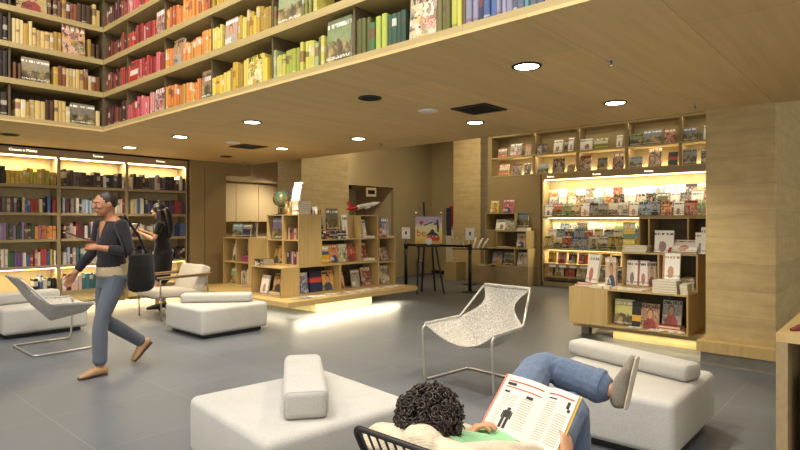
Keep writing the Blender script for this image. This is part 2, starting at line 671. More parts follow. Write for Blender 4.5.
ORD = ('first second third fourth fifth sixth seventh eighth ninth tenth eleventh twelfth thirteenth fourteenth fifteenth sixteenth seventeenth eighteenth '
       'nineteenth twentieth').split()
TENS = {2: 'twenty', 3: 'thirty', 4: 'forty', 5: 'fifty'}
def ordinal(n):
    if n <= 20:
        return ORD[n - 1]
    t, u = divmod(n, 10)
    if u == 0:
        return TENS[t][:-1] + 'ieth'
    return TENS[t] + '-' + ORD[u - 1]

def row_of_books(name, a, b, depth_dir, z, hmax, pal, labeler, group, tmean=.045, hr=(.17, .27), dep=.2, setback=.02, gaps=(), face=None, lean=.0, runs=(1, 1, 1, 2, 2, 3, 4)):
    """spines from point a to point b; facing = side the spines look at"""
    a, b = V(a), V(b)
    L = (b - a).length
    d = (b - a) / L
    rz = rot_facing(depth_dir)
    inw = V((*local(rz, 0, 1), 0))
    pos = .004
    i = 0
    prev = None
    run = 0
    while pos < L - .02:
        g = [q for q in gaps if q[0] <= pos + .02 and pos < q[1]]
        if g:
            pos = g[0][1] + .003
            continue
        if run <= 0:
            run = R.choice(runs)
            prev = (R.choice(pal), R.uniform(.75, 1.3), R.uniform(*hr))
        run -= 1
        (cname, cval), tf, hh = prev
        t = max(.016, min(.08, tmean * tf * R.uniform(.94, 1.06)))
        nxt = min([q[0] for q in gaps if q[0] > pos] + [L])
        if pos + t > nxt - .002:
            pos = nxt
            continue
        h = min(hmax, hh * R.uniform(.985, 1.015))
        i += 1
        c = a + d * (pos + t / 2) + inw * (setback + R.uniform(0, .02))
        col = srgb(cval)
        k = R.uniform(.72, 1.1)
        g_ = sum(col) / 3
        col = tuple(q * .86 + w_ * .14 for q, w_ in zip(col, (g_ * 1.2, g_, g_ * .7)))
        o = bpy.data.objects.new(name, SPINE)
        link(o)
        o.location = (c.x, c.y, z + .0008)
        o.scale = (t, dep * R.uniform(.8, 1.0), h)
        o.rotation_euler = (0, 0, rz)
        o.color = (*[min(1, q * k) for q in col], 1)
        tag(o, labeler(i, cname), 'book', group)
        pos += t + (R.uniform(.001, .003) if R.random() < .9 else R.uniform(.01, .03))
    return i

# ------------------------------------------------------------------ the setting
HC = 2.545          # underside of the low ceiling
XS, YS = 2.78, 7.44  # edges of the balcony void
XE = 6.35           # far edge of the low ceiling
YW = 9.62           # bookcase wall
XM = 11.55          # magazine wall

bm = BM(); box(bm, -3.5, 13.0, -4.5, 12.5, -.12, 0)
struct('floor', bm, MAT['floor'])

bm = BM()
def prism(bm, poly, z0, z1):
    lo = [bm.verts.new((x, y, z0)) for x, y in poly]
    hi = [bm.verts.new((x, y, z1)) for x, y in poly]
    n = len(poly)
    bm.faces.new(lo); bm.faces.new(hi)
    for i in range(n):
        bm.faces.new((lo[i], lo[(i + 1) % n], hi[(i + 1) % n], hi[i]))
prism(bm, [(XS, -4.5), (XE, -4.5), (XE, 9.72), (-3.5, 9.72), (-3.5, YS), (XS, YS)], HC, HC + .02)
struct('ceiling', bm, MAT['soffit'])
# mezzanine slab behind the balcony shelves, and the tall hall's roof
bm = BM()
prism(bm, [(3.3, -4.5), (XE, -4.5), (XE, 9.72), (-3.5, 9.72), (-3.5, 7.96), (3.3, 7.96)], HC + .02, HC + .35)
struct('wall_mezzanine', bm, MAT['wall'])
bm = BM(); box(bm, XE, 13, -4.5, 12.5, 4.6, 4.7)
struct('ceiling_hall', bm, MAT['wall_pale'])
bm = BM(); box(bm, XE - .1, XE, -4.5, 9.72, HC + .35, 4.6)
struct('wall_mezzanine_back', bm, MAT['wall'])
bm = BM(); box(bm, -3.5, XE - .1, -4.5, 9.72, 6.4, 6.5)
struct('ceiling_atrium', bm, MAT['wall_pale'])
bm = BM(); box(bm, -3.5, 3.4, 7.96, 8.06, HC + .35, 6.4)
struct('wall_balcony_left', bm, MAT['wall_dark'])
bm = BM(); box(bm, 3.3, 3.4, -4.5, 7.96, HC + .35, 6.4)
struct('wall_balcony_right', bm, MAT['wall_dark'])

# bookcase wall and the brown wall that continues it, with the lintel over the opening
bm = BM(); box(bm, -3.5, 5.06, YW + .36, YW + .46, 0, HC)
struct('wall_left', bm, MAT['wall_dark'])
bm = BM(); box(bm, 5.08, 5.80, YW, YW + .46, 0, HC)
struct('wall_brown', bm, MAT['wall_dark'])
bm = BM(); box(bm, 5.80, XE, YW, YW + .3, 2.33, HC)
struct('trim_1', bm, MAT['wall_dark'])
bm = BM(); box(bm, 5.36, 5.37, YW - .003, YW, .02, HC - .1)
struct('trim_2', bm, MAT['backboard'])

# tall hall behind
bm = BM(); box(bm, XM + .4, XM + .5, -4.5, 7.48, 0, 4.6)
struct('wall_right', bm, MAT['wall'])
bm = BM(); box(bm, XM, XM + .4, 6.10, 7.48, 0, 2.475)
box(bm, XM, XM + .4, 7.37, 7.48, 2.475, 4.6)
struct('wall_panel', bm, MAT['wall_dark'])
bm = BM(); box(bm, 12.3, 12.4, 7.48, 9.8, 0, 4.6)
struct('wall_back', bm, MAT['wall'])
bm = BM()
box(bm, 8.0, 9.15, 9.8, 9.9, 0, 4.6)
box(bm, 9.15, 10.72, 9.8, 9.9, 2.3, 4.6)
box(bm, 10.72, 12.4, 9.8, 9.9, 0, 4.6)
struct('wall_niche', bm, MAT['wall'])
bm = BM(); box(bm, 10.72, 10.80, 9.9, 11.2, 0, 2.3)
box(bm, 9.07, 9.15, 9.9, 11.2, 0, 2.3)
struct('wall_reveal', bm, MAT['wall_pale'])
bm = BM(); box(bm, 9.07, 10.8, 9.9, 11.2, 2.3, 2.34)
struct('ceiling_niche', bm, MAT['wall_pale'])
bm = BM(); box(bm, 5.0, 10.9, 11.2, 11.3, 0, 4.6)
struct('wall_far', bm, MAT['wall_pale'])
bm = BM(); box(bm, 12.28, 12.3, 7.6, 9.8, 0, .09)
struct('baseboard_back', bm, MAT['black'])
# board-marked columns
def column(name, x0, x1, y0, y1, z1):
    bm = BM(); box(bm, x0, x1, y0, y1, 0, z1)
    struct(name, bm, MAT['board'], bevel=.008, seg=1)
column('wall_column_left', 6.92, 8.17, 8.76, 9.53, 4.6)
column('wall_column_back', 11.55, 12.2, 7.70, 8.52, 4.6)
column('wall_column_right', 6.30, 8.2, .90, 1.50, HC + .3)
bm = BM(); box(bm, 6.20, 8.2, .84, 1.56, .13, .235)
struct('trim_3', bm, MAT['oak'])
bm = BM(); box(bm, 6.24, 8.2, .87, 1.53, 0, .129)
struct('baseboard_right', bm, MAT['plinth'])

# service counter seen through the opening
t = thing('service_counter', 'long pale counter in the recess behind the left display cubbies', 'counter', (6.9, 10.6, 0))
obj('worktop', bxm(-1.1, .95, -.35, .3, 1.03, 1.07), MAT['oak_x'], t)
obj('front_panel', bxm(-1.1, .95, -.30, -.26, .08, 1.029), MAT['casewood'], t)
obj('plinth', bxm(-1.08, .93, -.24, .28, 0, .079), MAT['black'], t)
t = thing('wall_cabinet', 'pale flush cabinet lit from below, hung over the recess counter', 'cabinet', (6.9, 10.98, 1.42))
obj('carcass', bxm(-1.25, 1.0, -.1, .2, 0, .84), MAT['wall_pale'], t)
for k, x in enumerate((-1.24, -.67, -.1, .47)):
    obj('door', bxm(x, x + .56, -.12, -.1005, .01, .83), MAT['wall_pale'], t)
bm = BM(); box(bm, 5.7, 8.0, 10.5, 11.2, 2.29, 2.46)
struct('trim_4', bm, MAT['wall_pale'])
bm = BM(); box(bm, 5.5, 8.1, 11.17, 11.2, 1.07, 1.42)
struct('trim_5', bm, MAT['casewood'])

# ------------------------------------------------------------------ lamps
def area(name, loc, rot, sx, sy, power, color=(1, .84, .56), spread=PI):
    l = bpy.data.lights.new(name, 'AREA')
    l.shape = 'RECTANGLE'
    l.size, l.size_y = sx, sy
    l.energy = power
    l.color = color
    l.spread = spread
    o = bpy.data.objects.new(name, l)
    link(o)
    o.location = loc
    o.rotation_euler = rot
    return o

def spot(name, loc, power, color=(1, .88, .66), angle=2.2, blend=.8, size=.06, rot=(0, 0, 0)):
    l = bpy.data.lights.new(name, 'SPOT')
    l.energy = power
    l.color = color
    l.spot_size = angle
    l.spot_blend = blend
    l.shadow_soft_size = size
    o = bpy.data.objects.new(name, l)
    link(o)
    o.location = loc
    o.rotation_euler = rot
    return o

spot('recess_fill_light', (7.5, 9.95, 2.25), 45, (1, .86, .6), 2.4, .9, .05, (math.radians(35), 0, math.radians(25)))  # added spot without a fixture, brightens the recess cabinet

def downlight(x, y, label, on=True):
    t = thing('downlight', label, 'downlight', (x, y, HC), 0, 'recessed ceiling downlights')
    bm = BM()
    lathe(bm, [(.085, -.001), (.104, -.001), (.108, -.006), (.104, -.011), (.088, -.011), (.085, -.006)], 32)
    obj('trim_ring', bm, MAT['black'], t, smooth=True)
    bm = BM()
    lathe(bm, [(.0845, -.008), (.0845, -.0015)], 32)
    obj('diffuser' if on else 'recess', bm, MAT['lamp'] if on else MAT['dark'], t)
    if on:
        spot('downlight_beam', (x, y, HC - .03), DL_POWER)
DL_POWER = 92
for x, y, l in ((3.64, 2.03, 'largest lit downlight, below the blue and purple balcony books'),
                (5.31, 2.03, 'lit downlight closest to the board-marked column'),
                (5.31, 3.61, 'lit downlight between the square vent and the magazine wall'),
                (3.62, 5.46, 'lit downlight below the orange balcony books'),
                (5.29, 5.48, 'lit downlight above the tall island panel and board-marked pillar'),
                (5.23, 7.09, 'lit downlight just before the pillar behind the globe'),
                (3.61, 7.10, 'lit downlight below the red balcony books by the corner'),
                (3.63, 8.70, 'lit downlight before the middle bookcase header')):
    downlight(x, y, l)
for x, y, l in ((3.63, 3.61, 'unlit black round recess below the green balcony books'),
                (5.23, 8.67, 'small unlit round recess near the brown wall top'),
                (2.07, 8.57, 'unlit round recess in the ceiling before the cinema bookcase')):
    downlight(x, y, l, False)
for x, y, l in ((4.70, 3.15, 'square black air vent beside the lit downlight in mid ceiling'), (4.76, 7.28, 'square dark air vent over the armchair side, near the pale disc')):
    t = thing('air_vent', l, 'vent', (x, y, HC - .014), 0, 'square ceiling vents')
    bm = BM()
    for a in (0, 1):
        for s in (-1, 1):
            if a:
                box(bm, -.2, .2, s * .18 - .02, s * .18 + .02, 0, .013)
            else:
                box(bm, s * .18 - .02, s * .18 + .02, -.16, .16, 0, .013)
    obj('frame', bm, MAT['black'], t)
    bm = BM()
    for i in range(8):
        y0 = -.15 + i * .04
        box(bm, -.16, .16, y0, y0 + .012, .001, .011)
    obj('slats', bm, MAT['grille'], t)
    obj('backing', bxm(-.16, .16, -.16, .16, .0115, .0135), MAT['dark'], t)
for x, y, l in ((4.44, 3.59, 'pale round ceiling disc between black recess and square vent'), (4.38, 7.08, 'pale round ceiling disc next to the far vent')):
    bm = BM(); lathe(bm, [(.085, -.012), (.1, -.006), (.1, -.0005)], 28)
    o = obj('ceiling_speaker', bm, MAT['white'], None, (x, y, HC), smooth=True)
    tag(o, l, 'speaker', 'round ceiling discs')
for x, y, l in ((3.90, 1.52, 'small sprinkler beside the largest downlight'), (5.92, 1.50, 'small sprinkler at the top of the right column front'),
                (5.84, 5.59, 'small sprinkler near the ceiling edge above the toy airplane'), (5.89, 9.12, 'small sprinkler before the recess lintel')):
    t = thing('ceiling_sprinkler', l.replace('right column', 'broad column'), 'sprinkler', (x, y, HC), 0, 'ceiling sprinklers')
    bm = BM(); lathe(bm, [(.03, -.006), (.035, -.0005)], 20)
    obj('rosette', bm, MAT['steelgrey'], t, smooth=True)
    bm = BM(); lathe(bm, [(.02, -.036), (.02, -.034), (.006, -.032), (.008, -.0065)], 14)
    obj('head', bm, MAT['chrome'], t, smooth=True)

# ------------------------------------------------------------------ balcony bookcases
BZ = [HC + .021 + .405 * k for k in range(5)]
BT = .062
DEPTH = .5
def balcony_bay(label, side, a, b, first=False):
    """side 'r': front on x = XS from y=b to y=a ; side 'l': front on y = YS"""
    if side == 'r':
        t = thing('balcony_bookcase', label, 'bookcase', (XS, (a + b) / 2, BZ[0]), 0, 'bookcases on the balcony')
        w = abs(a - b) / 2 - .0008
        sx = lambda z0, z1: (0, DEPTH, -w, w, z0, z1)
        mat = 'shelfwood_y'
        for k, z in enumerate(BZ):
            z0 = z - BZ[0] - (.001 if k else 0)
            obj('shelf', bxm(0.002, DEPTH - .012, -w, w, z0, z0 + BT - (.021 if k == 0 else 0)), MAT[mat], t)
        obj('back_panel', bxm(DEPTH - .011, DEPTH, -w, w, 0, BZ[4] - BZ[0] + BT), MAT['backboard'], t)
        for k in range(4):
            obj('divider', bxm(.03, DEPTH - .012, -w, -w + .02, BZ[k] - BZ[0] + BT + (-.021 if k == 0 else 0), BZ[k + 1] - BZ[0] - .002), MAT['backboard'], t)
    else:
        t = thing('balcony_bookcase', label, 'bookcase', ((a + b) / 2, YS, BZ[0]), 0, 'bookcases on the balcony')
        w = abs(a - b) / 2 - .0008
        for k, z in enumerate(BZ):
            z0 = z - BZ[0] - (.001 if k else 0)
            obj('shelf', bxm(-w, w, .002, DEPTH - .012, z0, z0 + BT - (.021 if k == 0 else 0)), MAT['shelfwood'], t)
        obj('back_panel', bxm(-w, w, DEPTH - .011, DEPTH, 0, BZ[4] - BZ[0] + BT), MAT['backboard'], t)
        for k in range(4):
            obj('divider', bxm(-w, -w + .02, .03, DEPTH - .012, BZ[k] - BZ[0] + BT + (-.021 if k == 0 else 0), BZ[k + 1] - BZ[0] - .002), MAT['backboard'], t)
YD = [7.44, 6.79, 5.85, 4.90, 3.93, 2.945, 1.98, 1.20]
for i, n in enumerate(('of dark red books touching the inner corner', 'of red and pink books', 'of orange books', 'of yellow books', 'of yellow-green books with the tree picture',
                       'of green books with the fern cover', 'of blue and purple books, largest in view')):
    balcony_bay('balcony bookcase ' + n, 'r', YD[i], YD[i + 1])
balcony_bay('balcony bookcase of cream clothbound books touching the inner corner', 'l', 1.79, 2.78)
balcony_bay('balcony bookcase of black volumes at the picture edge'.replace('at the picture edge', 'next to the cream clothbound books'), 'l', .83, 1.79)
bm = BM(); box(bm, XS + .001, XS + DEPTH, YS + .001, YS + DEPTH, BZ[0], BZ[4] + BT)
struct('wall_corner_post', bm, MAT['backboard'])

P_DRED = [('dark red', '#6e1c14'), ('brown', '#4f2a1a'), ('red', '#a3271b'), ('rust', '#8f3a20'), ('maroon', '#4d1613')]
P_RED = [('red', '#c22a22'), ('pink', '#d8606a'), ('scarlet', '#d23b2a'), ('rose', '#c8485a'), ('pale pink', '#d88c88'), ('crimson', '#9e1f24')]
P_ORA = [('orange', '#d9791c'), ('amber', '#dd9326'), ('burnt orange', '#b9551b'), ('tangerine', '#e0882a'), ('gold', '#c99a35')]
P_YEL = [('yellow', '#dcb51e'), ('bright yellow', '#e6c62a'), ('mustard', '#b08d1c'), ('lemon', '#e3cf55'), ('golden', '#c9a11d')]
P_YGR = [('lime', '#a8b234'), ('olive', '#7d7f2c'), ('yellow-green', '#c2bf4a'), ('pale green', '#a3b07a'), ('moss', '#5a6a2c'), ('lemon', '#d0c552')]
P_GRE = [('green', '#3f7a45'), ('dark green', '#24503a'), ('sea green', '#5d9a7c'), ('teal', '#3b7f74'), ('lime', '#a3b23a'), ('olive', '#5e6128')]
P_BLU = [('grey-blue', '#7b88a0'), ('slate', '#4f5a74'), ('indigo', '#3a3c74'), ('blue', '#3c5f9e'), ('lavender', '#8d8cae'), ('navy', '#232a50'), ('turquoise', '#4a96a8')]
P_LIM = [('lime', '#b0b338'), ('yellow-green', '#c4bd45'), ('olive', '#6e6a2a')]
P_CRE = [('cream', '#d6b56a'), ('tan', '#b3863c'), ('brown', '#6d4420'), ('gold', '#c0962c'), ('ivory', '#dfc788'), ('dark brown', '#4a2c14'), ('khaki', '#9a8334'), ('cream', '#cfae5f'), ('rust', '#8f4a20')]
P_BLK = [('black', '#17130f'), ('charcoal', '#2c2620'), ('dark brown', '#33231a')]
TIER = ['lowest tier', 'second tier up', 'third tier up', 'fourth tier up']
BAYNAME = ['dark red', 'red', 'orange', 'yellow', 'yellow-green', 'green', 'blue']
def clearz(k):
    return BZ[k] + BT - (.021 if k == 0 else .001)
# face-out books: (bay, tier, y centre, w, h, kind, colour, label)
FACE = {
    (2, 0): [(5.02, .17, .27, 'scene', '#7a4a1a', 'brown balcony book titled 1000, face out at the end of the orange bay')],
    (3, 0): [(4.20, .21, .26, 'collage', '#c9bc3a', 'pale yellow balcony book standing face out among yellow spines')],
    (4, 0): [(3.13, .26, .325, 'scene', '#4f6a26', 'balcony book with a large green tree landscape cover, face out')],
    (5, 0): [(2.32, .22, .28, 'collage', '#b59a6a', 'beige balcony book with a dark fern at its foot, face out')],
    (1, 1): [(6.64, .2, .25, 'type', '#c03020', 'red balcony book face out beside the dark red bay, second tier')],
    (2, 1): [(5.58, .2, .27, 'portrait', '#a07a50', 'tan balcony book face out among orange spines, second tier')],
    (3, 1): [(4.58, .2, .24, 'portrait', '#b08a78', 'balcony book with a pale portrait cover among yellow spines')],
    (4, 1): [(3.72, .3, .3, 'scene', '#6f7f4f', 'balcony book with a misty steps landscape cover, second tier')],
    (1, 2): [(5.985, .18, .26, 'collage', '#b8605a', 'balcony book with a busy red cover face out, third tier')],
    (2, 2): [(4.98, .0, .0, None, '', '')],
    (1, 0): [(6.0, .19, .25, 'collage', '#a04a44', 'red collage balcony book face out, lowest tier before the orange books')],
}
PALS = [P_DRED, P_RED, P_ORA, P_YEL, P_YGR, P_GRE, P_BLU]
for k in range(4):
    for b in range(7):
        y0, y1 = YD[b], YD[b + 1] + .024
        if (k == 1 and b > 4) or (k == 2 and b > 3) or (k == 3 and b > 1):
            continue
        if k == 1 and b == 4:
            y1 = 3.35
        if k == 2 and b == 3:
            y1 = 4.45
        if k == 0 and b == 6:
            y1 = 1.40
        gaps = []
        for (yc, w, h, kind, c, lab) in FACE.get((b, k), ()):
            if not kind:
                continue
            gaps.append((y0 - yc - w / 2 - .004, y0 - yc + w / 2 + .004))
            o = shown(kind, XS + .03, yc, clearz(k), '-x', w, h, .03, c, lab, .06)
            if '1000' in lab:
                text_obj('title_lettering', '1000', .062, MAT['white'], None, (0, 0, 0), (0, 0, 0))
                tt = bpy.context.collection.objects[-1]
                tt.parent = o
                tt.matrix_parent_inverse = Matrix.Identity(4)
                tt.scale = (1 / w, 1 / h, 1 / .03)
                tt.rotation_euler = (PI / 2, 0, 0)
                tt.location = (.1, -.02, .62)
        pal = PALS[b]
        if b == 5:
            # teal spines first, lime ones towards the blue bay
            lab = lambda i, c, b=b, k=k: f'{c} balcony book, {ordinal(i)} in the green bay from its yellow-green neighbour'
            row_of_books('hardcover_book', (XS, y0, 0), (XS, 2.44, 0), '-x', clearz(k), .31, P_GRE, lab, 'books on the balcony right run', .042, gaps=[(q[0], q[1]) for q in gaps], hr=(.2, .29))
            lab = lambda i, c: f'{c} balcony book, {ordinal(i)} past the fern cover in the green bay'
            row_of_books('hardcover_book', (XS, 2.20, 0), (XS, y1, 0), '-x', clearz(k), .31, P_LIM, lab, 'books on the balcony right run', .038, hr=(.25, .3))
            continue
        lab = lambda i, c, b=b, k=k: f'{c} balcony book, {ordinal(i)} from the corner in {BAYNAME[b]} bay, {TIER[k]}'
        row_of_books('hardcover_book', (XS, y0, 0), (XS, y1, 0), '-x', clearz(k), .32, pal, lab, 'books on the balcony right run', .035, gaps=gaps, hr=(.165, .25))
# corner run: counted from the corner outwards
FACEL = {0: (2.56, .27, .25, 'scene', '#4f4230', 'dark brown balcony book with a small picture, face out, lowest cream tier'),
         1: (2.06, .28, .27, 'scene', '#7d6a4a', 'balcony book with a landscape painting cover, face out, second cream tier'),
         2: (2.46, .25, .34, 'collage', '#c46a20', 'tall balcony book with an orange swirl on black, face out'),
         3: (2.02, .3, .27, 'portrait', '#b59a58', 'wide gold balcony book with an oval picture, face out, fourth tier')}
for k in range(4):
    xc, w, h, kind, c, lab_ = FACEL[k]
    shown(kind, xc, YS + .03, clearz(k), '-y', w, h, .03, c, lab_, .06)
    lab = lambda i, c, k=k: f'{c} clothbound balcony book, {ordinal(i)} from the corner in the cream bay, {TIER[k]}'
    row_of_books('clothbound_book', (2.76, YS, 0), (1.815, YS, 0), '-y', clearz(k), .32, P_CRE, lab, 'clothbound books on the balcony', .040, gaps=[(2.76 - xc - w / 2 - .004, 2.76 - xc + w / 2 + .004)], hr=(.18, .28))
    lab = lambda i, c, k=k: f'{c} clothbound volume, {ordinal(i)} beyond the divider from the cream books, {TIER[k]}'
    row_of_books('clothbound_book', (1.785, YS, 0), (1.62, YS, 0), '-y', clearz(k), .32, P_BLK, lab, 'clothbound books on the balcony', .05, hr=(.24, .3))

# ------------------------------------------------------------------ lit bookcases on the left wall
LZ = [1.975, 1.562, 1.165, .765]
BX = [(1.955, 2.962), (2.966, 3.974), (3.978, 5.03)]
SIGNS = ['Cinema e Música', 'Turismo', 'Turismo']
BN = ['cinema bookcase', 'middle bookcase', 'bookcase touching the brown wall']
for i, (x0, x1) in enumerate(BX):
    t = thing('lit_bookcase', ['lit bookcase with the long two-word sign, behind the corner ottoman', 'middle lit bookcase, its sign over the walking person',
                               'lit bookcase beside the brown wall, behind the reading woman'][i], 'bookcase', ((x0 + x1) / 2, YW, 0), 0, 'lit bookcases along one wall')
    w = (x1 - x0) / 2
    D = .34
    obj('back_panel', bxm(-w, w, D - .012, D, .12, HC - .02), MAT['case_in'], t)
    for s in (-1, 1):
        xs = sorted((s * w, s * (w - .022)))
        obj('side_panel', bxm(xs[0], xs[1], .02, D - .0125, .12, 2.395), MAT['casewood'], t)
    for z in LZ + [.36]:
        obj('shelf', bxm(-w + .0225, w - .0225, .0, D - .0125, z - .042, z), MAT['casewood'], t)
    hd = obj('header', bxm(-w, w, 0, D - .0125, 2.405, HC - .03), MAT['casewood'], t)
    obj('light_strip', bxm(-w + .03, w - .03, .05, .075, 2.388, 2.4045), MAT['led'], t)
    obj('light_strip', bxm(-w + .03, w - .03, .06, .075, .71, .7225), MAT['led'], t)
    obj('plinth', bxm(-w, w, .05, D - .0125, 0, .119), MAT['casewood'], t)
    text_obj('sign_lettering', SIGNS[i], .046 if i else .052, MAT['signwhite'], hd, ((.03, .05, .03)[i], -.002, 2.455), (PI / 2, 0, 0))
    area('shelf_light', ((x0 + x1) / 2, YW + .06, 2.383), (0, 0, 0), w * 1.9, .03, 9)
    area('shelf_light', ((x0 + x1) / 2, YW + .07, .705), (0, 0, 0), w * 1.9, .03, 4)
bm = BM(); box(bm, -3.5, 5.06, YW + .01, YW + .36, HC - .029, HC - .001)
struct('trim_6', bm, MAT['dark'])
P_MIX = [('black', '#1c1a19'), ('white', '#cfc8ba'), ('navy', '#27304f'), ('red', '#a52a22'), ('grey', '#716c66'), ('dark green', '#23402f'), ('purple', '#4b3560'), ('cream', '#c9b88f'), ('blue', '#3f62a0'), ('maroon', '#571c1c')]
P_YEX = [('yellow', '#cfae1c'), ('lime', '#9aa52c'), ('mustard', '#a8871d'), ('black', '#1d1a18'), ('violet', '#5a4668')]
P_WHT = [('white', '#d8d2c6'), ('pale pink', '#cdaaa4'), ('pale blue', '#9fb6cc'), ('white', '#d5cfc4'), ('teal', '#2f6a70'), ('maroon', '#6a2733'), ('grey', '#8f8a84'), ('navy', '#27304f')]
P_BRI = [('red', '#b52c22'), ('orange', '#d07a28'), ('violet', '#694a80'), ('yellow', '#d0b02a'), ('blue', '#3b5c9a'), ('green', '#3d7048'), ('white', '#d8d2c4'), ('pink', '#c06a7a')]
P_PIN = [('salmon', '#d0705a'), ('orange', '#d98a3c'), ('pale green', '#7fae7c'), ('lilac', '#8f72a0'), ('dark green', '#34503a'), ('brown', '#6a4a30'), ('pink', '#c8707a')]
P_DRK = [('black', '#17161a'), ('charcoal', '#2b2a2d'), ('white', '#c9c3b8'), ('dark blue', '#1f2740'), ('grey', '#5f5b56'), ('brown', '#4a3426')]
ROWP = [[P_YEX, P_DRK, P_DRK], [P_MIX, P_WHT, P_MIX], [P_PIN, P_WHT, P_MIX], [P_BRI, P_WHT, P_DRK], [P_MIX, P_WHT, P_DRK]]
SH = ['top shelf', 'second shelf', 'third shelf', 'fourth shelf', 'bottom shelf']
for r, z in enumerate(LZ + [.36]):
    for b, (x0, x1) in enumerate(BX):
        xa = x0 + .026
        if b == 0:
            xa = (2.14, 2.14, 2.14, 2.14, 2.6)[r]
        if r == 4 and b == 2:
            continue
        xb = x1 - .03
        n = ['cinema', 'middle', 'brown wall'][b]
        lab = lambda i, c, r=r, n=n: f'{c} paperback, {ordinal(i)} from the far upright, {SH[r]}, {n} bookcase'
        row_of_books('paperback_book', (xb, YW, 0), (xa, YW, 0), '-y', z, .29, ROWP[r][b], lab, 'paperbacks in the lit bookcases', .040 if r < 4 else .05, hr=(.18, .26), dep=.19, setback=.02, runs=(1, 1, 1, 2))
area('floor_glow', (3.7, YW - .03, .11), (math.radians(35), 0, 0), 2.4, .03, 10)
# ------------------------------------------------------------------ magazine wall
def fr(x0, x1):
    return (x0 + x1) / 2, (x1 - x0) / 2
# lit cabinet, front on x = XM, from y = 2.2 to y = 6.06 (bays of about 1.02 m)
MY = [6.06, 5.22, 4.20, 3.19, 2.30]
t = thing('magazine_cabinet', 'large lit magazine cabinet filling the far wall beside the board-marked column', 'cabinet', (XM, 4.18, 0))
w = 1.88
obj('back_panel', bxm(.37, .39, -w, w, .1, 2.36), MAT['case_in'], t)
for s in (-1, 1):
    a, b = sorted((s * w, s * (w - .03)))
    obj('side_panel', bxm(.0, .3695, a, b, .1, 2.3595), MAT['case_in'], t)
obj('plinth', bxm(.04, .38, -w, w, 0, .099), MAT['casewood'], t)
hd = obj('header', bxm(-.02, .39, -w, w, 2.361, 2.478), MAT['casewood'], t)
obj('light_strip', bxm(.05, .075, -w + .04, w - .04, 2.345, 2.3605), MAT['led'], t)
for z in (1.545, .84, .505, .235):
    obj('shelf', bxm(-.01, .3695, -w + .031, w - .031, z - .035, z), MAT['shelfwood_y'], t)
for z in (1.62, .91):
    obj('retaining_rail', bxm(-.012, -.004, -w + .031, w - .031, z, z + .012), MAT['steelgrey'], t)
for z in (1.508, .803):
    obj('light_strip', bxm(.2, .22, -w + .05, w - .05, z - .012, z), MAT['led'], t)
for y in (.72, -.34, -1.4):
    text_obj('sign_lettering', 'Revistas', .052, MAT['signwhite'], hd, (-.022, {.72: 1.66, -.34: .62, -1.4: -.43}[y], 2.405), (PI / 2, 0, -PI / 2))
# open display shelves above
t = thing('display_shelving', 'open upper display shelving with lit books, above the magazine cabinet', 'shelving', (XM, 4.81, 2.48))
w2 = 2.55
obj('back_panel', bxm(.37, .39, -w2, w2, 0, 1.45), MAT['wall'], t)
obj('shelf', bxm(0, .3695, -w2, w2, .435, .47), MAT['shelfwood_y'], t)
obj('shelf', bxm(0, .3695, -w2, w2, .94, .975), MAT['shelfwood_y'], t)
obj('base_board', bxm(0, .3695, -w2, w2, .001, .03), MAT['shelfwood_y'], t)
for y in (6.28, 5.24, 4.20, 3.19):
    for z0, z1 in ((.031, .434), (.471, .939), (.976, 1.45)):
        obj('divider', bxm(.03, .3695, y - 4.81 - .03, y - 4.81 + .03, z0, z1), MAT['wall_dark'], t)
obj('light_strip', bxm(.34, .36, -w2 + .03, w2 - .03, .0305, .042), MAT['led'], t)
area('magazine_light', (XM + .06, 4.18, 2.33), (0, math.radians(-20), 0), .03, 3.6, 22)
area('magazine_light', (XM + .21, 4.18, 1.49), (0, math.radians(10), 0), .03, 3.6, 15)
area('magazine_light', (XM + .21, 4.18, .78), (0, math.radians(10), 0), .03, 3.6, 11)
area('book_backlight', (XM + .34, 4.81, 2.53), (0, math.radians(160), 0), .03, 4.3, 11)
area('book_backlight', (XM + .05, 4.81, 3.42), (0, math.radians(-10), 0), .03, 4.3, 9.0)
area('book_backlight', (XM + .12, 4.81, 2.90), (0, 0, 0), .03, 4.3, 5.0)

P_MAG = [('white', '#d9d4ca'), ('yellow', '#d9b92c'), ('red', '#b83026'), ('black', '#1f1d1d'), ('sky blue', '#7aa3c8'), ('orange', '#d9822c'), ('pink', '#cf8a92'),
         ('green', '#6f9a4a'), ('cream', '#d2c29a'), ('navy', '#2a3458'), ('grey', '#8d8a88')]
def mag_row(z, y0, y1, x, w, h, where, kinds, tilt=.2, step=.2):
    y = y0
    i = 0
    while y > y1:
        i += 1
        ww = w * R.uniform(.9, 1.05)
        c = R.choice(P_MAG)
        shown(R.choice(kinds), x + R.uniform(0, .006), y, z + R.uniform(0, .012), '-x', ww, h * R.uniform(.92, 1.05), .012, c[1],
              f'{c[0]} magazine, {ordinal(i)} from the far end panel, {where}', tilt, 'magazine', 'magazine', 'magazines in the lit cabinet')
        y -= step * R.uniform(.95, 1.12)
KM = ['portrait', 'portrait', 'collage', 'collage', 'scene', 'white']
mag_row(1.546, 5.92, 2.75, XM + .012, .195, .27, 'front tier of the top shelf', KM, .16)
mag_row(1.70, 5.86, 2.75, XM + .115, .195, .28, 'middle tier of the top shelf', KM, .12)
mag_row(1.86, 5.89, 2.75, XM + .215, .2, .28, 'rear tier of the top shelf', ['white', 'white', 'collage', 'portrait'], .1)
mag_row(.841, 5.92, 3.4, XM + .012, .195, .27, 'front tier of the middle shelf', KM, .16)
mag_row(.99, 5.87, 3.4, XM + .115, .195, .27, 'middle tier of the middle shelf', KM, .12)
mag_row(1.13, 5.84, 3.6, XM + .215, .195, .27, 'rear tier of the middle shelf', ['collage', 'white', 'scene'], .1)
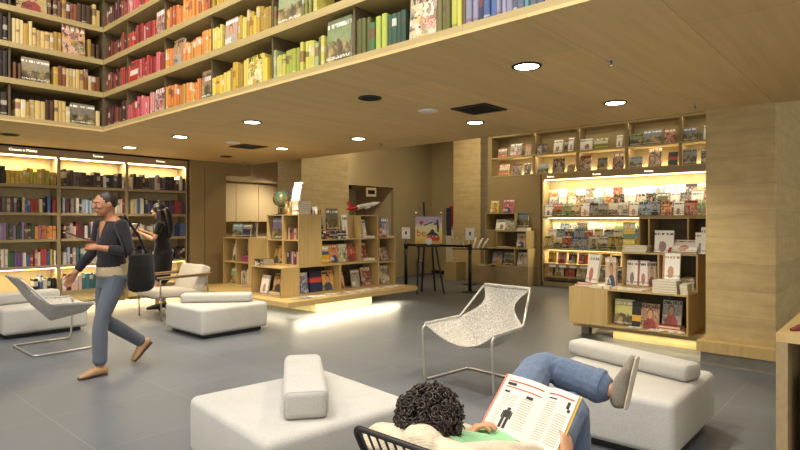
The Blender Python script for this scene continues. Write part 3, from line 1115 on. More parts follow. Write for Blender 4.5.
mag_row(.506, 5.85, 3.9, XM + .06, .2, .24, 'low shelf over the white price rail', KM, .2, .22)
mag_row(.236, 5.92, 3.9, XM + .03, .2, .22, 'bottom shelf near the floor', KM, .2, .225)
t = thing('price_rail', 'row of small white price cards along the low magazine shelf', 'price rail', (XM - .012, 4.8, .425))
obj('rail', bxm(-.006, 0, -1.2, 1.12, 0, .04), MAT['casewood'], t)
for k in range(9):
    obj('price_card', bxm(-.009, -.0065, 1.08 - k * .24 - .16, 1.08 - k * .24, .004, .05), MAT['white'], t)

# face-out books above: (far edge y, near edge y, tier, height, kind, colour, label)
UP = [
 (7.24, 7.01, 1, .21, 'type', '#b5301e', 'small red book, first from the pillar on the upper display shelf'),
 (6.91, 6.62, 1, .30, 'portrait', '#3a2418', 'dark brown picture book next to the small red one, upper display shelf'),
 (6.51, 6.36, 1, .25, 'portrait', '#c07a3a', 'orange-brown book just before the first divider, upper display shelf'),
 (6.21, 5.99, 1, .23, 'collage', '#6a4a3c', 'brown and white book just after the first divider, upper display shelf'),
 (5.84, 5.61, 1, .28, 'white', '#a07a5a', 'cream book with a pale figure, upper display shelf'),
 (5.56, 5.49, 1, .24, 'type', '#6d3a2a', 'very narrow reddish book on the upper display shelf'),
 (5.47, 5.35, 1, .30, 'white', '#b07a6a', 'narrow cream book before the second divider, upper display shelf'),
 (5.20, 4.93, 1, .24, 'white', '#4a4a48', 'wide white book with a dark shape, upper display shelf'),
 (4.89, 4.61, 1, .24, 'type', '#8a9424', 'plain lime green book on the upper display shelf'),
 (4.42, 4.30, 1, .25, 'white', '#9a8a6a', 'narrow pale book before the third divider, upper display shelf'),
 (4.15, 3.91, 1, .24, 'scene', '#3f6a3a', 'green landscape book just after the third divider, upper display shelf'),
 (3.88, 3.55, 1, .29, 'scene', '#5a6a8a', 'wide book with a white house scene, upper display shelf'),
 (3.49, 3.29, 1, .26, 'collage', '#a83a2a', 'white and red book before the fourth divider, upper display shelf'),
 (3.15, 2.92, 1, .26, 'scene', '#4a5a80', 'blue evening scene book past the fourth divider, upper display shelf'),
 (2.82, 2.62, 1, .27, 'white', '#8a8a8a', 'white book half hidden by the column, upper display shelf'),
 (7.21, 6.96, 0, .29, 'type', '#c0764a', 'salmon book, first from the pillar on the lower backlit shelf'),
 (6.85, 6.62, 0, .26, 'collage', '#7a3a24', 'dark red picture book, second on the lower backlit shelf'),
 (6.54, 6.39, 0, .28, 'portrait', '#1f2a24', 'narrow black book before the first divider, lower backlit shelf'),
 (6.21, 5.94, 0, .22, 'scene', '#8fa3a8', 'low wide book with a pale sea picture, lower backlit shelf'),
 (5.84, 5.56, 0, .32, 'portrait', '#4a3220', 'tall dark book with a figure, lower backlit shelf'),
 (5.49, 5.33, 0, .17, 'collage', '#7a5a3a', 'small brown book by the second divider, lower backlit shelf'),
 (5.20, 4.97, 0, .33, 'collage', '#8a4a30', 'tall red and brown collage book, lower backlit shelf'),
 (4.82, 4.61, 0, .26, 'scene', '#4f5a4a', 'dark green landscape book, lower backlit shelf middle'),
 (4.50, 4.28, 0, .31, 'collage', '#a0522a', 'orange and brown book by the third divider, lower backlit shelf'),
 (4.15, 3.91, 0, .23, 'scene', '#6a8a9a', 'book with a pale lake picture, lower backlit shelf'),
 (3.79, 3.55, 0, .36, 'collage', '#c08a3a', 'tall golden brown book, lower backlit shelf, fourth compartment'),
 (3.42, 3.25, 0, .26, 'type', '#2f3a2c', 'dark green book before the fourth divider, lower backlit shelf'),
 (3.15, 2.92, 0, .30, 'scene', '#6a7078', 'grey book with a black slanted shape, lower backlit shelf'),
 (2.84, 2.68, 0, .28, 'portrait', '#2f241c', 'dark book half hidden by the column, lower backlit shelf'),
]
for ya, yb, tier, h, kind, c, lab in UP:
    shown(kind, XM + .05, (ya + yb) / 2, (2.511, 2.951)[tier], '-x', ya - yb, h, .03, c, lab, .2, 'display_book', 'book', 'books on the upper display shelving')

# ------------------------------------------------------------------ stacked cubby units
TH = .018
def cubby(label, org, facing, w, h, d, cols=(), rows=(), closed=False, mat='oak', group='stacking display cubbies', name='display_cubby'):
    """open box; local x runs along the front, y into it"""
    rz = rot_facing(facing)
    t = thing(name, label, 'cubby', org, rz, group)
    e = .0007
    m = MAT[mat]
    obj('bottom_panel', bxm(e, w - e, e, d - e, e, TH), m, t)
    obj('top_panel', bxm(e, w - e, e, d - e, h - TH, h - e), m, t)
    obj('side_panel', bxm(e, TH, e, d - e, TH + e, h - TH - e), m, t)
    obj('side_panel', bxm(w - TH, w - e, e, d - e, TH + e, h - TH - e), m, t)
    obj('back_panel', bxm(TH + e, w - TH - e, d - .012, d - e, TH + e, h - TH - e), MAT['backboard'], t)  # dark colour puts the shade of the cubby interior into the panel
    if closed:
        obj('front_panel', bxm(TH + e, w - TH - e, e, .014, TH + e, h - TH - e), m, t)
    xs = [TH] + [c for c in cols] + [w - TH]
    for c in cols:
        obj('divider', bxm(c - TH / 2, c + TH / 2, .004, d - .013, TH + e, h - TH - e), m, t)
    for k, r in enumerate(rows):
        for i in range(len(xs) - 1):
            a = xs[i] + (TH / 2 if i else 0) + e
            b = xs[i + 1] - (TH / 2 if i < len(xs) - 2 else 0) - e
            obj('shelf', bxm(a, b, .004, d - .013, r - TH, r), m, t)
    def W(u, v):
        p = local(rz, u, v)
        return org[0] + p[0], org[1] + p[1]
    return W

def inside(W, facing, u, v, z, w, h, t, kind, color, label, tilt=.2, name='display_book'):
    x, y = W(u, v)
    return shown(kind, x, y, z, facing, w, h, t, color, label, tilt, name)

def spines(W, facing, u0, u1, v, z, hmax, pal, labeler, hr, t=.03, dep=.16, name='paperback_book', group='books in the island cubbies'):
    a = W(u0, v); b = W(u1, v)
    row_of_books(name, (*a, 0), (*b, 0), facing, z, hmax, pal, labeler, group, t, hr=hr, dep=dep, setback=0, runs=(1,))

def pile(x, y, z, rz, n, w, h, t, cols, labeler, kind='type', jit=.01, name='stacked_book', group='stacked books'):
    zz = z
    for i in range(n):
        lying(kind, x + R.uniform(-jit, jit), y + R.uniform(-jit, jit), zz, rz + R.uniform(-.04, .04), w, h, t, cols[i % len(cols)], labeler(i), name, 'book', group)
        zz += t + .0012
    return zz

# --- five-piece unit against the far wall
W1 = cubby('lower closed box of the wall cubbies, standing by the magazine cabinet', (11.15, 7.03, 0.002), '-x', .84, .416, .38, closed=True, mat='casewood')
WL = cubby('low closed box on the floor between pillar and wall cubbies', (11.15, 7.70, 0.002), '-x', .66, .385, .38, closed=True, mat='casewood')
W2_ = cubby('double wall cubby with three face-out magazines, above the closed box', (11.15, 7.33, .4195), '-x', 1.14, .41, .38, cols=(.80,), mat='shelfwood')
W3_ = cubby('offset wall cubby holding one magazine, third up', (11.15, 7.0, .8305), '-x', .77, .39, .38, mat='shelfwood')
W4_ = cubby('topmost wall cubby holding two pale magazines', (11.15, 7.29, 1.2215), '-x', .78, .405, .38, mat='shelfwood')
inside(W2_, '-x', .30, .06, .438, .26, .30, .012, 'portrait', '#8a8a9a', 'magazine with a seated figure, first in the double wall cubby', .25, 'magazine')
inside(W2_, '-x', .60, .06, .438, .26, .31, .012, 'scene', '#5a5f58', 'magazine with a white gown, second in the double wall cubby', .25, 'magazine')
inside(W2_, '-x', .96, .05, .438, .24, .31, .012, 'portrait', '#b0a8a8', 'magazine with a pink spot, alone in the short side of the double cubby', .2, 'magazine')
inside(W3_, '-x', .60, .05, .849, .22, .32, .012, 'portrait', '#c9a8a0', 'magazine with a standing woman in the offset wall cubby', .2, 'magazine')
inside(W4_, '-x', .36, .08, 1.24, .28, .24, .012, 'white', '#7a6048', 'wide cream magazine in the topmost wall cubby', .2, 'magazine')
inside(W4_, '-x', .60, .05, 1.24, .24, .27, .012, 'collage', '#9a9a90', 'grey and white magazine beside the wide cream one in the topmost cubby', .2, 'magazine')
inside(W4_, '-x', .20, .05, 1.6275, .22, .29, .015, 'portrait', '#d9b92c', 'yellow-headed magazine on top of the wall cubbies', .2, 'magazine')
inside(W4_, '-x', .56, .05, 1.6275, .27, .31, .015, 'portrait', '#c0306a', 'magenta magazine on top of the wall cubbies', .2, 'magazine')
x_, y_ = W3_(.60, .2)
zt = pile(11.30, 6.37, 1.2215, -PI / 2, 2, .26, .2, .035, ['#c9c3b4', '#b9b2a4'], lambda i: f'{("lower", "upper")[i]} pale book lying flat beside the topmost wall cubby', 'white')
shown('scene', 11.22, 6.37, zt, '-x', .27, .36, .02, '#3f5a66', 'dark and white picture book standing on two flat pale books, wall cubbies', .2)
lying('white', 11.3, 6.85, .849, -PI / 2, .24, .3, .012, '#b0a080', 'thin magazine lying flat in the offset wall cubby', 'magazine', 'magazine')
lying('type', 11.32, 7.38, .388, -PI / 2 + .2, .3, .24, .04, '#b59a68', 'thick tan book lying on the low closed floor box')

# --- centre island
t = thing('display_platform', 'low oak platform glowing underneath, carrying the stacked island cubbies', 'platform', (4.90, 6.50, 0))
bm = BM(); prism(bm, [(0, 0), (2.85, 0), (2.85, 2.2), (1.98, 2.2), (1.98, 3.0), (0, 3.0)], .2, .279)
obj('deck', bm, MAT['oak_x'], t, bevel=.004, seg=1)
obj('plinth', bxm(.85, 2.1, .42, 2.15, 0, .199), MAT['plinthwood'], t)
obj('light_strip', bxm(.3, 2.6, .26, .28, .187, .1995), MAT['led'], t)
obj('light_strip', bxm(.3, .32, .4, 2.7, .187, .1995), MAT['led'], t)
area('platform_glow', (4.9 + 1.45, 6.5 + .24, .183), (math.radians(-12), 0, 0), 2.3, .03, 17, (1, .88, .62))
area('platform_glow', (4.9 + .28, 6.5 + 1.5, .183), (0, math.radians(-12), 0), .03, 2.2, 9, (1, .88, .62))
P = .2797
I1 = cubby('long low island cubby with the blue books, under the tall blank panel', (5.4405, 6.95, P), '-y', .859, .45, .4)
I2 = cubby('long low island cubby with scattered white leaflets at its front', (6.30, 6.95, P), '-y', .909, .45, .4)
IW = cubby('low island cubby opening towards the armchair, its blank end by the platform corner', (5.12, 7.76, P), '-x', .81, .45, .319)
ZU = P + .451
U1 = cubby('tall island cubby with blank side panel, small coloured paperbacks inside', (5.44, 7.3595, ZU), '-x', .4095, .81, .449, rows=(.41,))
U2 = cubby('tall island cubby holding the purple book, under the globe', (5.44, 7.79, ZU), '-x', .4295, .81, .449, rows=(.41,))
U3 = cubby('wide island cubby with four bright books in a row', (5.8905, 6.95, ZU), '-y', .868, .41, .4)
U4 = cubby('tall narrow island cubby under the toy airplane', (6.76, 6.95, ZU), '-y', .43, .81, .4, rows=(.41,))
U5 = cubby('end island cubby of two levels beside the belt post', (7.2105, 6.95, P), '-y', .44, .865, .4, rows=(.43,))
UB = cubby('blank closed box behind the bookstacks on the island', (6.44, 7.12, ZU + .4105), '-y', .318, .385, .2, closed=True)
C1 = cubby('island shelf of two by two cubbies next to the brown wall', (5.60, 9.38, P), '-x', .83, .865, .4, cols=(.415,), rows=(.43,))
C2 = cubby('blank closed island box between the two-by-two cubbies and the purple book', (5.60, 8.548, P), '-x', .70, .865, .4, closed=True)
B = lambda W, f, *a, **k: inside(W, f, *a, **k)
# I1 / I2 low row
zb = P + TH + .001
B(I1, '-y', .15, .10, zb, .24, .32, .03, 'collage', '#3a64b0', 'blue cartoon-coloured book at the open end of the blue-book cubby', .16)
B(I1, '-y', .43, .09, zb, .25, .33, .035, 'type', '#262f58', 'thick navy book, middle of the blue-book cubby', .12)
B(I1, '-y', .70, .10, zb, .25, .32, .03, 'portrait', '#d09a3a', 'orange and brown book at the far end of the blue-book cubby', .16)
B(I2, '-y', .125, .12, zb, .17, .27, .02, 'portrait', '#c9a88a', 'small figure-shaped pale book at the start of the leaflet cubby', .22)
B(I2, '-y', .46, .10, zb, .2, .30, .02, 'portrait', '#7a828a', 'grey and white portrait book in the leaflet cubby', .18)
B(I2, '-y', .74, .12, zb, .22, .32, .02, 'collage', '#b03a26', 'red and brown book at the far end of the leaflet cubby', .2)
for i, (u, v, r, c, k) in enumerate(((.25, .06, .3, '#d8d2c6', 'white'), (.36, .05, -.2, '#7a86a0', 'white'), (.50, .045, .5, '#c04a3a', 'white'), (.62, .06, .1, '#a0a4a0', 'white'), (.80, .05, -.4, '#d0c8b0', 'white'))):
    pass
for i in range(14):
    x = 5.2 + i * .178
    c, n = R.choice((('#c04a3a', 'red-printed'), ('#3a5a9a', 'blue-printed'), ('#c8a83a', 'yellow-printed'), ('#6a6a6a', 'grey-printed'), ('#6a8a5a', 'green-printed')))
    lying(R.choice(('white', 'collage', 'white')), x, 6.72 + R.uniform(-.04, .06), P, R.uniform(-.25, .25), .15, .2, .006, c,
          f'{n} leaflet on the island platform edge, {ordinal(i + 1)} from its glowing corner', 'leaflet', 'leaflet', 'leaflets on the platform edge')
# U3 four bright books
zu = ZU + TH + .001
for i, (u, c, k, n) in enumerate(((.13, '#e0b020', 'type', 'violet and yellow'), (.34, '#d9782a', 'portrait', 'orange'), (.55, '#c9cf9a', 'collage', 'pale green'), (.735, '#b8281c', 'portrait', 'red'))):
    B(U3, '-y', u, .07, zu, .2, .30, .03, k, c, f'{n} book, {ordinal(i + 1)} of four bright books in the wide island cubby', .12)
# U4
B(U4, '-y', .20, .14, zu + .045, .19, .26, .02, 'portrait', '#b03028', 'red book with a black top on a white pile, below the airplane cubby', .2)
pile(6.98, 7.05, zu, 0, 2, .26, .2, .02, ['#d9d2c4'], lambda i: f'{("lower", "upper")[i]} white book flat under the red book, narrow island cubby', 'white')
B(U4, '-y', .19, .14, ZU + .412 + .04, .2, .28, .02, 'white', '#b9b27a', 'pale yellow book leaning in the cubby right under the airplane'.replace('right under', 'just under'), .2)
pile(6.98, 7.05, ZU + .412, 0, 2, .28, .2, .018, ['#d0b030', '#d9cfb0'], lambda i: f'{("lower", "upper")[i]} yellow book flat in the cubby beneath the airplane', 'white')
# U5
B(U5, '-y', .12, .10, P + .431, .15, .24, .02, 'portrait', '#c0604a', 'salmon book in the upper end cubby beside the belt post', .2)
B(U5, '-y', .28, .10, P + .431, .2, .30, .02, 'collage', '#5a5a5c', 'grey slanted book in the upper end cubby beside the belt post', .25)
B(U5, '-y', .115, .10, zb, .16, .26, .02, 'portrait', '#b8a060', 'tan book in the lower end cubby beside the belt post', .2)
B(U5, '-y', .31, .10, zb, .2, .33, .02, 'collage', '#a8a09a', 'mottled pale book in the lower end cubby beside the belt post', .25)
z5 = P + .866
shown('collage', 7.30, 7.02, z5, '-y', .17, .2, .03, '#c8503a', 'red speckled book on top of the end island cubby', .15)
shown('portrait', 7.51, 7.05, z5 + .03, '-y', .2, .31, .025, '#4a80b8', 'blue and red book standing on top of the end island cubby', .15)
lying('type', 7.53, 7.03, z5, 0, .2, .14, .028, '#d0803a', 'orange book lying under the blue and red one')
# on U3's top: stacks and standing books
z3 = ZU + .411
zs = pile(6.07, 7.07, z3, PI / 2, 5, .22, .34, .024, ['#8a8378', '#3a352f', '#b9b2a6', '#6a5a4a', '#2c2a28'], lambda i: f'{ordinal(i + 1)} book up in the long dark stack beside the tall blank panel', 'type')
shown('scene', 5.99, 7.10, zs, '-y', .15, .24, .02, '#4a68a0', 'small blue book standing on the long dark stack', .15)
zs = pile(6.34, 7.06, z3, PI / 2, 6, .2, .18, .022, ['#201e1c', '#d2ccc0', '#2a2826', '#c8c2b4', '#1c1a18', '#55504a'], lambda i: f'{ordinal(i + 1)} book up in the black and white stack on the wide cubby', 'type')
shown('scene', 6.22, 7.04, zs, '-y', .26, .36, .025, '#2a261c', 'tall black and gold book standing high on the black and white stack', .1)
# on the top of the tall cubbies
zt = ZU + .8105
z1 = pile(5.58, 7.24, zt, 0, 6, .24, .165, .033, ['#c29b52', '#b8903f', '#caa860'], lambda i: f'{ordinal(i + 1)} tan book up in the golden stack beside the globe', 'type', .004)
z2 = pile(5.58, 7.06, zt, 0, 6, .24, .165, .033, ['#cdbb98', '#c6b28a'], lambda i: f'{ordinal(i + 1)} cream book up in the paler stack over the blank panel', 'white', .004)
shown('white', 5.52, 7.15, z1 + .002, '-x', .2, .3, .03, '#9aa8b4', 'white picture book standing on the tan and cream stacks', .22)
U1t = lambda x: x
shown('white', 5.80, 7.00, zt, -.5, .08, .12, .004, '#b0a898', 'small white card standing by the stacks', .1, 'price_card', 'card')
shown('collage', 5.90 + .06, 7.16, zt - .001 - .396 + .396, -.2, .2, .16, .03, '#d08a2c', 'low orange book leaning above the wide island cubby, near the stacks', .4) if False else None
# U1, U2 contents
lab = lambda i, c: f'{c} small paperback, {ordinal(i)} in the upper level of the tall panelled cubby'
spines(U1, '-x', .03, .385, .06, ZU + .411, .3, [('red', '#b8302a'), ('green', '#4a8a4a'), ('yellow', '#d0b030'), ('pink', '#c86a80'), ('orange', '#d07a30'), ('white', '#d6d0c4')], lab, (.17, .19), .028, .14)
lab = lambda i, c: f'{c} small paperback, {ordinal(i)} in the lower level of the tall panelled cubby'
spines(U1, '-x', .03, .385, .06, zu, .3, [('white', '#d0cabe'), ('red', '#a83028'), ('grey', '#8a8680'), ('navy', '#38405c'), ('pink', '#b87080')], lab, (.18, .22), .03, .14)
B(U2, '-x', .22, .05, ZU + .412, .3, .34, .03, 'scene', '#6a58a0', 'purple book filling the cubby under the globe', .1)
B(U2, '-x', .12, .10, zu, .17, .28, .025, 'portrait', '#d0a030', 'yellow-topped book in the cubby below the purple one', .2)
B(U2, '-x', .31, .09, zu, .17, .27, .025, 'portrait', '#b03a28', 'red-topped book in the cubby below the purple one', .2)
# IW contents and its top
B(IW, '-x', .20, .10, zb, .2, .28, .025, 'white', '#d05030', 'white book with an orange foot in the low cubby facing the armchair', .2)
B(IW, '-x', .52, .12, zb + .05, .22, .27, .025, 'portrait', '#b08048', 'brown portrait book raised on a pile, low cubby facing the armchair', .2)
pile(5.26, 7.22, zb, -PI / 2, 2, .28, .17, .024, ['#8a6a40', '#b89a60'], lambda i: f'{("lower", "upper")[i]} brown book lying under the brown portrait book', 'type')
pile(5.27, 7.62, ZU - .0005, 0, 5, .2, .24, .02, ['#8a857c', '#5a5650', '#a8a298'], lambda i: f'{ordinal(i + 1)} grey book up in the flat grey stack before the blank box', 'type')
# C1 contents
B(C1, '-x', .23, .10, P + .431, .19, .3, .02, 'portrait', '#cfc8ba', 'black and white portrait book in the cubby next the brown wall', .15)
B(C1, '-x', .62, .12, P + .431 + .11, .12, .27, .03, 'portrait', '#2c3a60', 'narrow dark blue book over a pink one, two-by-two cubbies', .1)
B(C1, '-x', .62, .06, P + .431, .2, .1, .05, 'type', '#c03a78', 'pink low box-like book in the two-by-two cubbies', .05)
B(C1, '-x', .22, .10, zb, .3, .28, .02, 'scene', '#5a8a60', 'green and white wide book, lower two-by-two cubby by the brown wall', .15)
lab = lambda i, c: f'{c} book, {ordinal(i)} in the lower inner cubby of the two-by-two shelf'
spines(C1, '-x', .44, .80, .08, zb, .3, [('white', '#cfc9bd'), ('pale red', '#b06a60'), ('cream', '#c4b48c'), ('grey', '#8f8a84')], lab, (.23, .28), .04, .16)
zc = P + .866
shown('scene', 5.68, 9.06, zc, '-x', .3, .24, .03, '#5a94b4', 'sky blue book leaning on the two-by-two shelf top', .12)
shown('type', 5.70, 8.79, zc, '-x', .24, .24, .03, '#474a5c', 'slate grey book leaning next to the sky blue one', .12)
shown('type', 5.78, 8.62, zc, '-x', .05, .25, .03, '#9a8a8a', 'narrow greyish book edge beside the slate book', .05)
lying('white', 5.62 + .2, 8.30, zc, -PI / 2 + .1, .3, .22, .02, '#5a90b0', 'pale blue and white book lying on the blank island box')
o = shown('type', 5.78, 8.10, zc, '-x', .16, .34, .03, '#14120f', 'black upright book on the blank island box', .02)
# globe
t = thing('globe', 'desk globe with faded green seas on the tall island cubby', 'globe', (5.66, 7.70, zt))
def globe_mat():
    q = NT('printed globe')
    v = q.co()
    n = q.noise(v, 9, 5, .6)
    q.base(q.ramp(n, [(.44, srgb('#4f6a58')), (.5, srgb('#667c62')), (.52, srgb('#8f7d48')), (.6, srgb('#85502f')), (.7, srgb('#8c7a44'))]))
    q.p(Roughness=.25)
    return q.m
bm = BM(); lathe(bm, [(.085, 0), (.085, .012), (.03, .022), (.012, .03), (.012, .105)], 24)
obj('base', bm, MAT['black'], t, smooth=False)
bm = BM(); bmesh.ops.create_uvsphere(bm, u_segments=40, v_segments=24, radius=.135)
o = obj('ball', bm, globe_mat(), t, (0, 0, .262), smooth=True); o.rotation_euler = (.35, .2, 0)
bm = BM()
tube(bm, [(.002 + .148 * math.sin(a), .148 * math.sin(a) * -.3, .262 - .148 * math.cos(a)) for a in [i * PI / 14 for i in range(15)]], .006, 6)
obj('meridian_arm', bm, MAT['chrome'], t, smooth=True)
shown('scene', 5.82, 7.72, zt, '-x', .16, .42, .03, '#20284a', 'tall dark blue book standing behind the globe', .04)
# toy airplane
t = thing('toy_airplane', 'white toy airplane with red tail and yellow nose on a wire stand', 'toy', (6.96, 7.10, zt), 0)
ax = V((.94, -.25, .19)).normalized()
side = V((0, 0, 1)).cross(ax).normalized()
upv = ax.cross(side)
c0 = V((0, 0, .155))
bm = BM()
loft(bm, [c0 + ax * s for s in (-.32, -.24, -.12, .12, .25, .34)], [.016, .03, .04, .04, .035, .016], 16, ref=side)
for f in bm.faces:
    s = (f.calc_center_median() - c0).dot(ax)
    f.material_index = 1 if s < -.17 else (2 if .10 < s < .16 or s > .3 else 0)
def toycol(n, c): return plain(n, c, .3)
TC = [toycol('toy white', '#e4e0d6'), toycol('toy red', '#c02418'), toycol('toy yellow', '#d9ae2a'), toycol('toy aqua', '#9cc4c0')]
obj('fuselage', bm, TC, t, smooth=True)
for s in (-1, 1):
    bm = BM()
    pts = [c0 + ax * .06, c0 + ax * -.06, c0 + ax * -.15 + side * s * .30, c0 + ax * -.09 + side * s * .30]
    vs = [bm.verts.new(p + upv * d) for d in (-.006, .006) for p in pts]
    bm.faces.new(vs[:4]); bm.faces.new(vs[4:])
    for i in range(4):
        bm.faces.new((vs[i], vs[(i + 1) % 4], vs[4 + (i + 1) % 4], vs[4 + i]))
    obj('wing', bm, TC[3], t)
    bm = BM()
    loft(bm, [c0 + side * s * .11 - upv * .03 + ax * d for d in (.07, .0, -.03)], [.014, .018, .012], 10, ref=upv)
    obj('engine', bm, TC[0], t, smooth=True)
bm = BM()
for d, e in ((upv, .13), (side, .11), (-side, .11)):
    n_ = ax.cross(d).normalized()
    pts = [c0 + ax * -.17, c0 + ax * -.26, c0 + ax * -.30 + d * e, c0 + ax * -.25 + d * e]
    vs = [bm.verts.new(p + n_ * q) for q in (-.005, .005) for p in pts]
    bm.faces.new(vs[:4]); bm.faces.new(vs[4:])
    for i in range(4):
        bm.faces.new((vs[i], vs[(i + 1) % 4], vs[4 + (i + 1) % 4], vs[4 + i]))
obj('tail_fin', bm, TC[1], t)
bm = BM()
for a in (0, 2.1, 4.2):
    tube(bm, [(0, 0, .125), (.1 * math.cos(a + .4), .1 * math.sin(a + .4), .004)], .004, 6)
obj('stand', bm, MAT['black'], t)
shown('collage', 6.05, 7.28, z3, '-y', .26, .48, .03, '#d08a2c', 'tall orange book rising behind the long dark stack', .05)
shown('white', 6.52, 7.06, z3, '-y', .12, .4, .02, '#c9c2b0', 'plain pale folder leaning against the blank island box', .1)

# --- island beside the broad column
Q = .196
t = thing('island_base', 'recessed lit base under the display island beside the board-marked column', 'plinth', (6.86, 2.3, 0))
obj('plinth', bxm(0, .7, -.74, .35, 0, .12), MAT['plinthwood'], t)
obj('deck', bxm(-.10, .7, -.74, .82, .1205, .194), MAT['oak'], t)
obj('foot', bxm(.1, .2, .7, .8, 0, .12), MAT['plinth'], t)
area('island_glow', (6.80, 2.2, .112), (0, math.radians(10), 0), .03, 1.1, 1.4, (1, .84, .5))
R1 = cubby('open low cubby with three face-out books, beside the board-marked column', (6.53, 2.608, Q), '-x', .888, .44, .4)
R0 = cubby('closed pale box at the free end of the column-side island', (6.53, 3.066, Q), '-x', .457, .44, .4, closed=True)
RB = cubby('back box carrying the middle level of the column-side island', (6.932, 3.066, Q), '-x', 1.346, .44, .36, closed=True)
zr = Q + .441
R2 = cubby('middle cubby of the column-side island with white-covered books', (6.90, 2.56, zr), '-x', .84, .42, .38, cols=(.42,))
R3 = cubby('upper cubby of the column-side island, beside the yellow stack', (7.16, 2.45, zr + .421), '-x', 1.0, .42, .34, cols=(.12, .56))
zq = Q + TH + .001
inside(R1, '-x', .17, .09, zq, .21, .30, .05, 'scene', '#b8b45a', 'yellow-green book with a boy figure, first in the open low cubby', .1)
for i in range(4):
    inside(R1, '-x', .315 + i * .002, .085 + i * .035, zq, .1, .29, .02, 'type', '#2a261f', f'{ordinal(i + 1)} dark striped spine behind the yellow-green book', .1)
inside(R1, '-x', .46, .08, zq, .2, .28, .03, 'portrait', '#9a6a48', 'reddish brown photo book, middle of the open low cubby', .18)
zp = pile(6.68, 1.93, zq, -PI / 2, 2, .24, .17, .03, ['#b82a20', '#c84a3a'], lambda i: f'{("lower", "upper")[i]} red book lying in the open low cubby', 'type')
inside(R1, '-x', .68, .13, zp, .2, .27, .025, 'portrait', '#8f8a86', 'book with a man in black, standing on red books', .22)
for i, (x, y, r, c) in enumerate(((6.60, 1.86, -1.2, '#c03028'), (6.585, 2.06, -1.7, '#c8b8a0'), (6.6, 2.3, -1.5, '#b8ab90'))):
    lying('white', x, y, zq, r, .15, .16 if i else .13, .008, c, ('red folded leaflet at the front of the open low cubby', 'cream leaflet in front of the red books, low cubby', 'tan leaflet in front of the yellow-green book, low cubby')[i], 'leaflet', 'leaflet')
# ledge z = zr, in front of R2 (x 6.53 .. 6.9)
for i, (y, c, n, k, h) in enumerate(((2.40, '#3a4a80', 'white and navy', 'white', .28), (2.215, '#b04a5a', 'white and rose', 'white', .28))):
    pass
m2 = zr + TH + .001
inside(R2, '-x', .092, .07, m2, .13, .30, .03, 'white', '#3a4a80', 'white book with navy spine, first in the middle island cubby', .12)
inside(R2, '-x', .225, .07, m2, .12, .30, .02, 'white', '#b04a5a', 'white book with a rose figure, second in the middle island cubby', .15)
for i in range(3):
    x, y = R2(.335 + i * .002, .05 + i * .04)
    shown('portrait', x, y, m2, -PI / 2 + .4, .09, .29, .018, '#b8a89a', f'{ordinal(i + 1)} angled grey book by the middle cubby divider', .12)
inside(R2, '-x', .50, .08, m2, .13, .28, .02, 'white', '#4a5a8a', 'white book half hidden behind the bare-chested cover', .12)
pile(7.06, 1.84, m2, -PI / 2, 4, .14, .2, .03, ['#8a90a8', '#d8d2c6', '#4a5878', '#c9c4ba'], lambda i: f'{ordinal(i + 1)} book up in the blue-grey stack inside the middle cubby', 'type', .004)
zw = pile(6.64, 1.965, zr, -PI / 2, 5, .25, .19, .027, ['#e0dcd2', '#d8d4ca'], lambda i: f'{ordinal(i + 1)} white book up in the front white stack on the island ledge', 'white', .003)
shown('white', 6.70, 1.945, zw, '-x', .18, .29, .03, '#c08a6a', 'large white cover with a bare-chested figure above the white stack', .12)
zk = pile(6.65, 1.775, zr, -PI / 2, 4, .075, .17, .027, ['#d2ccc0'], lambda i: f'{ordinal(i + 1)} small cream book up in the low stack at the ledge end', 'white', .003)
for i, (y, r, w_, h_) in enumerate(((2.42, -1.4, .26, .2), (2.27, -1.75, .3, .2), (2.52, -1.6, .2, .16))):
    lying('white', 6.66 + .02 * i, y, zr, r, .15, h_, .014, '#c9b99a', ('pale leaflet pile sheet lying mid ledge', 'pale leaflet lying mid ledge beside the white stack', 'pale leaflet lying near the closed island box')[i], 'leaflet', 'leaflet')
# on R0 top
lying('type', 6.68, 2.93, zr, -PI / 2 + .15, .19, .24, .03, '#b83a30', 'red-edged book lying on the closed pale box')
lying('white', 6.67, 2.735, zr, -PI / 2 - .05, .15, .24, .025, '#d8d2c8', 'white book lying flat on the closed pale box')
lying('white', 6.61, 2.62, zr, -PI / 2 + .1, .07, .12, .03, '#cfc6b4', 'narrow cream book flat at the box and ledge joint')
shown('type', 6.76, 2.88, zr + .032, -PI / 2 + .35, .2, .36, .025, '#d6d0c6', 'tall white and red book leaning on the closed pale box', .35) if False else None
shown('white', 6.78, 2.90, zr + .031, -PI / 2 - .5, .2, .35, .03, '#c0453a', 'tall white book with red edge leaning on the closed pale box', .2)
for i in range(3):
    shown('portrait', 6.74 + .055 * i, 2.635 + .012 * i, zr, -PI / 2 + .3, .12, .36 - .02 * i, .024, ['#c8b090', '#b84a40', '#d0c0a8'][i], f'{("front", "middle", "back")[i]} book of the upright pink and cream trio beside the middle cubby', .08)
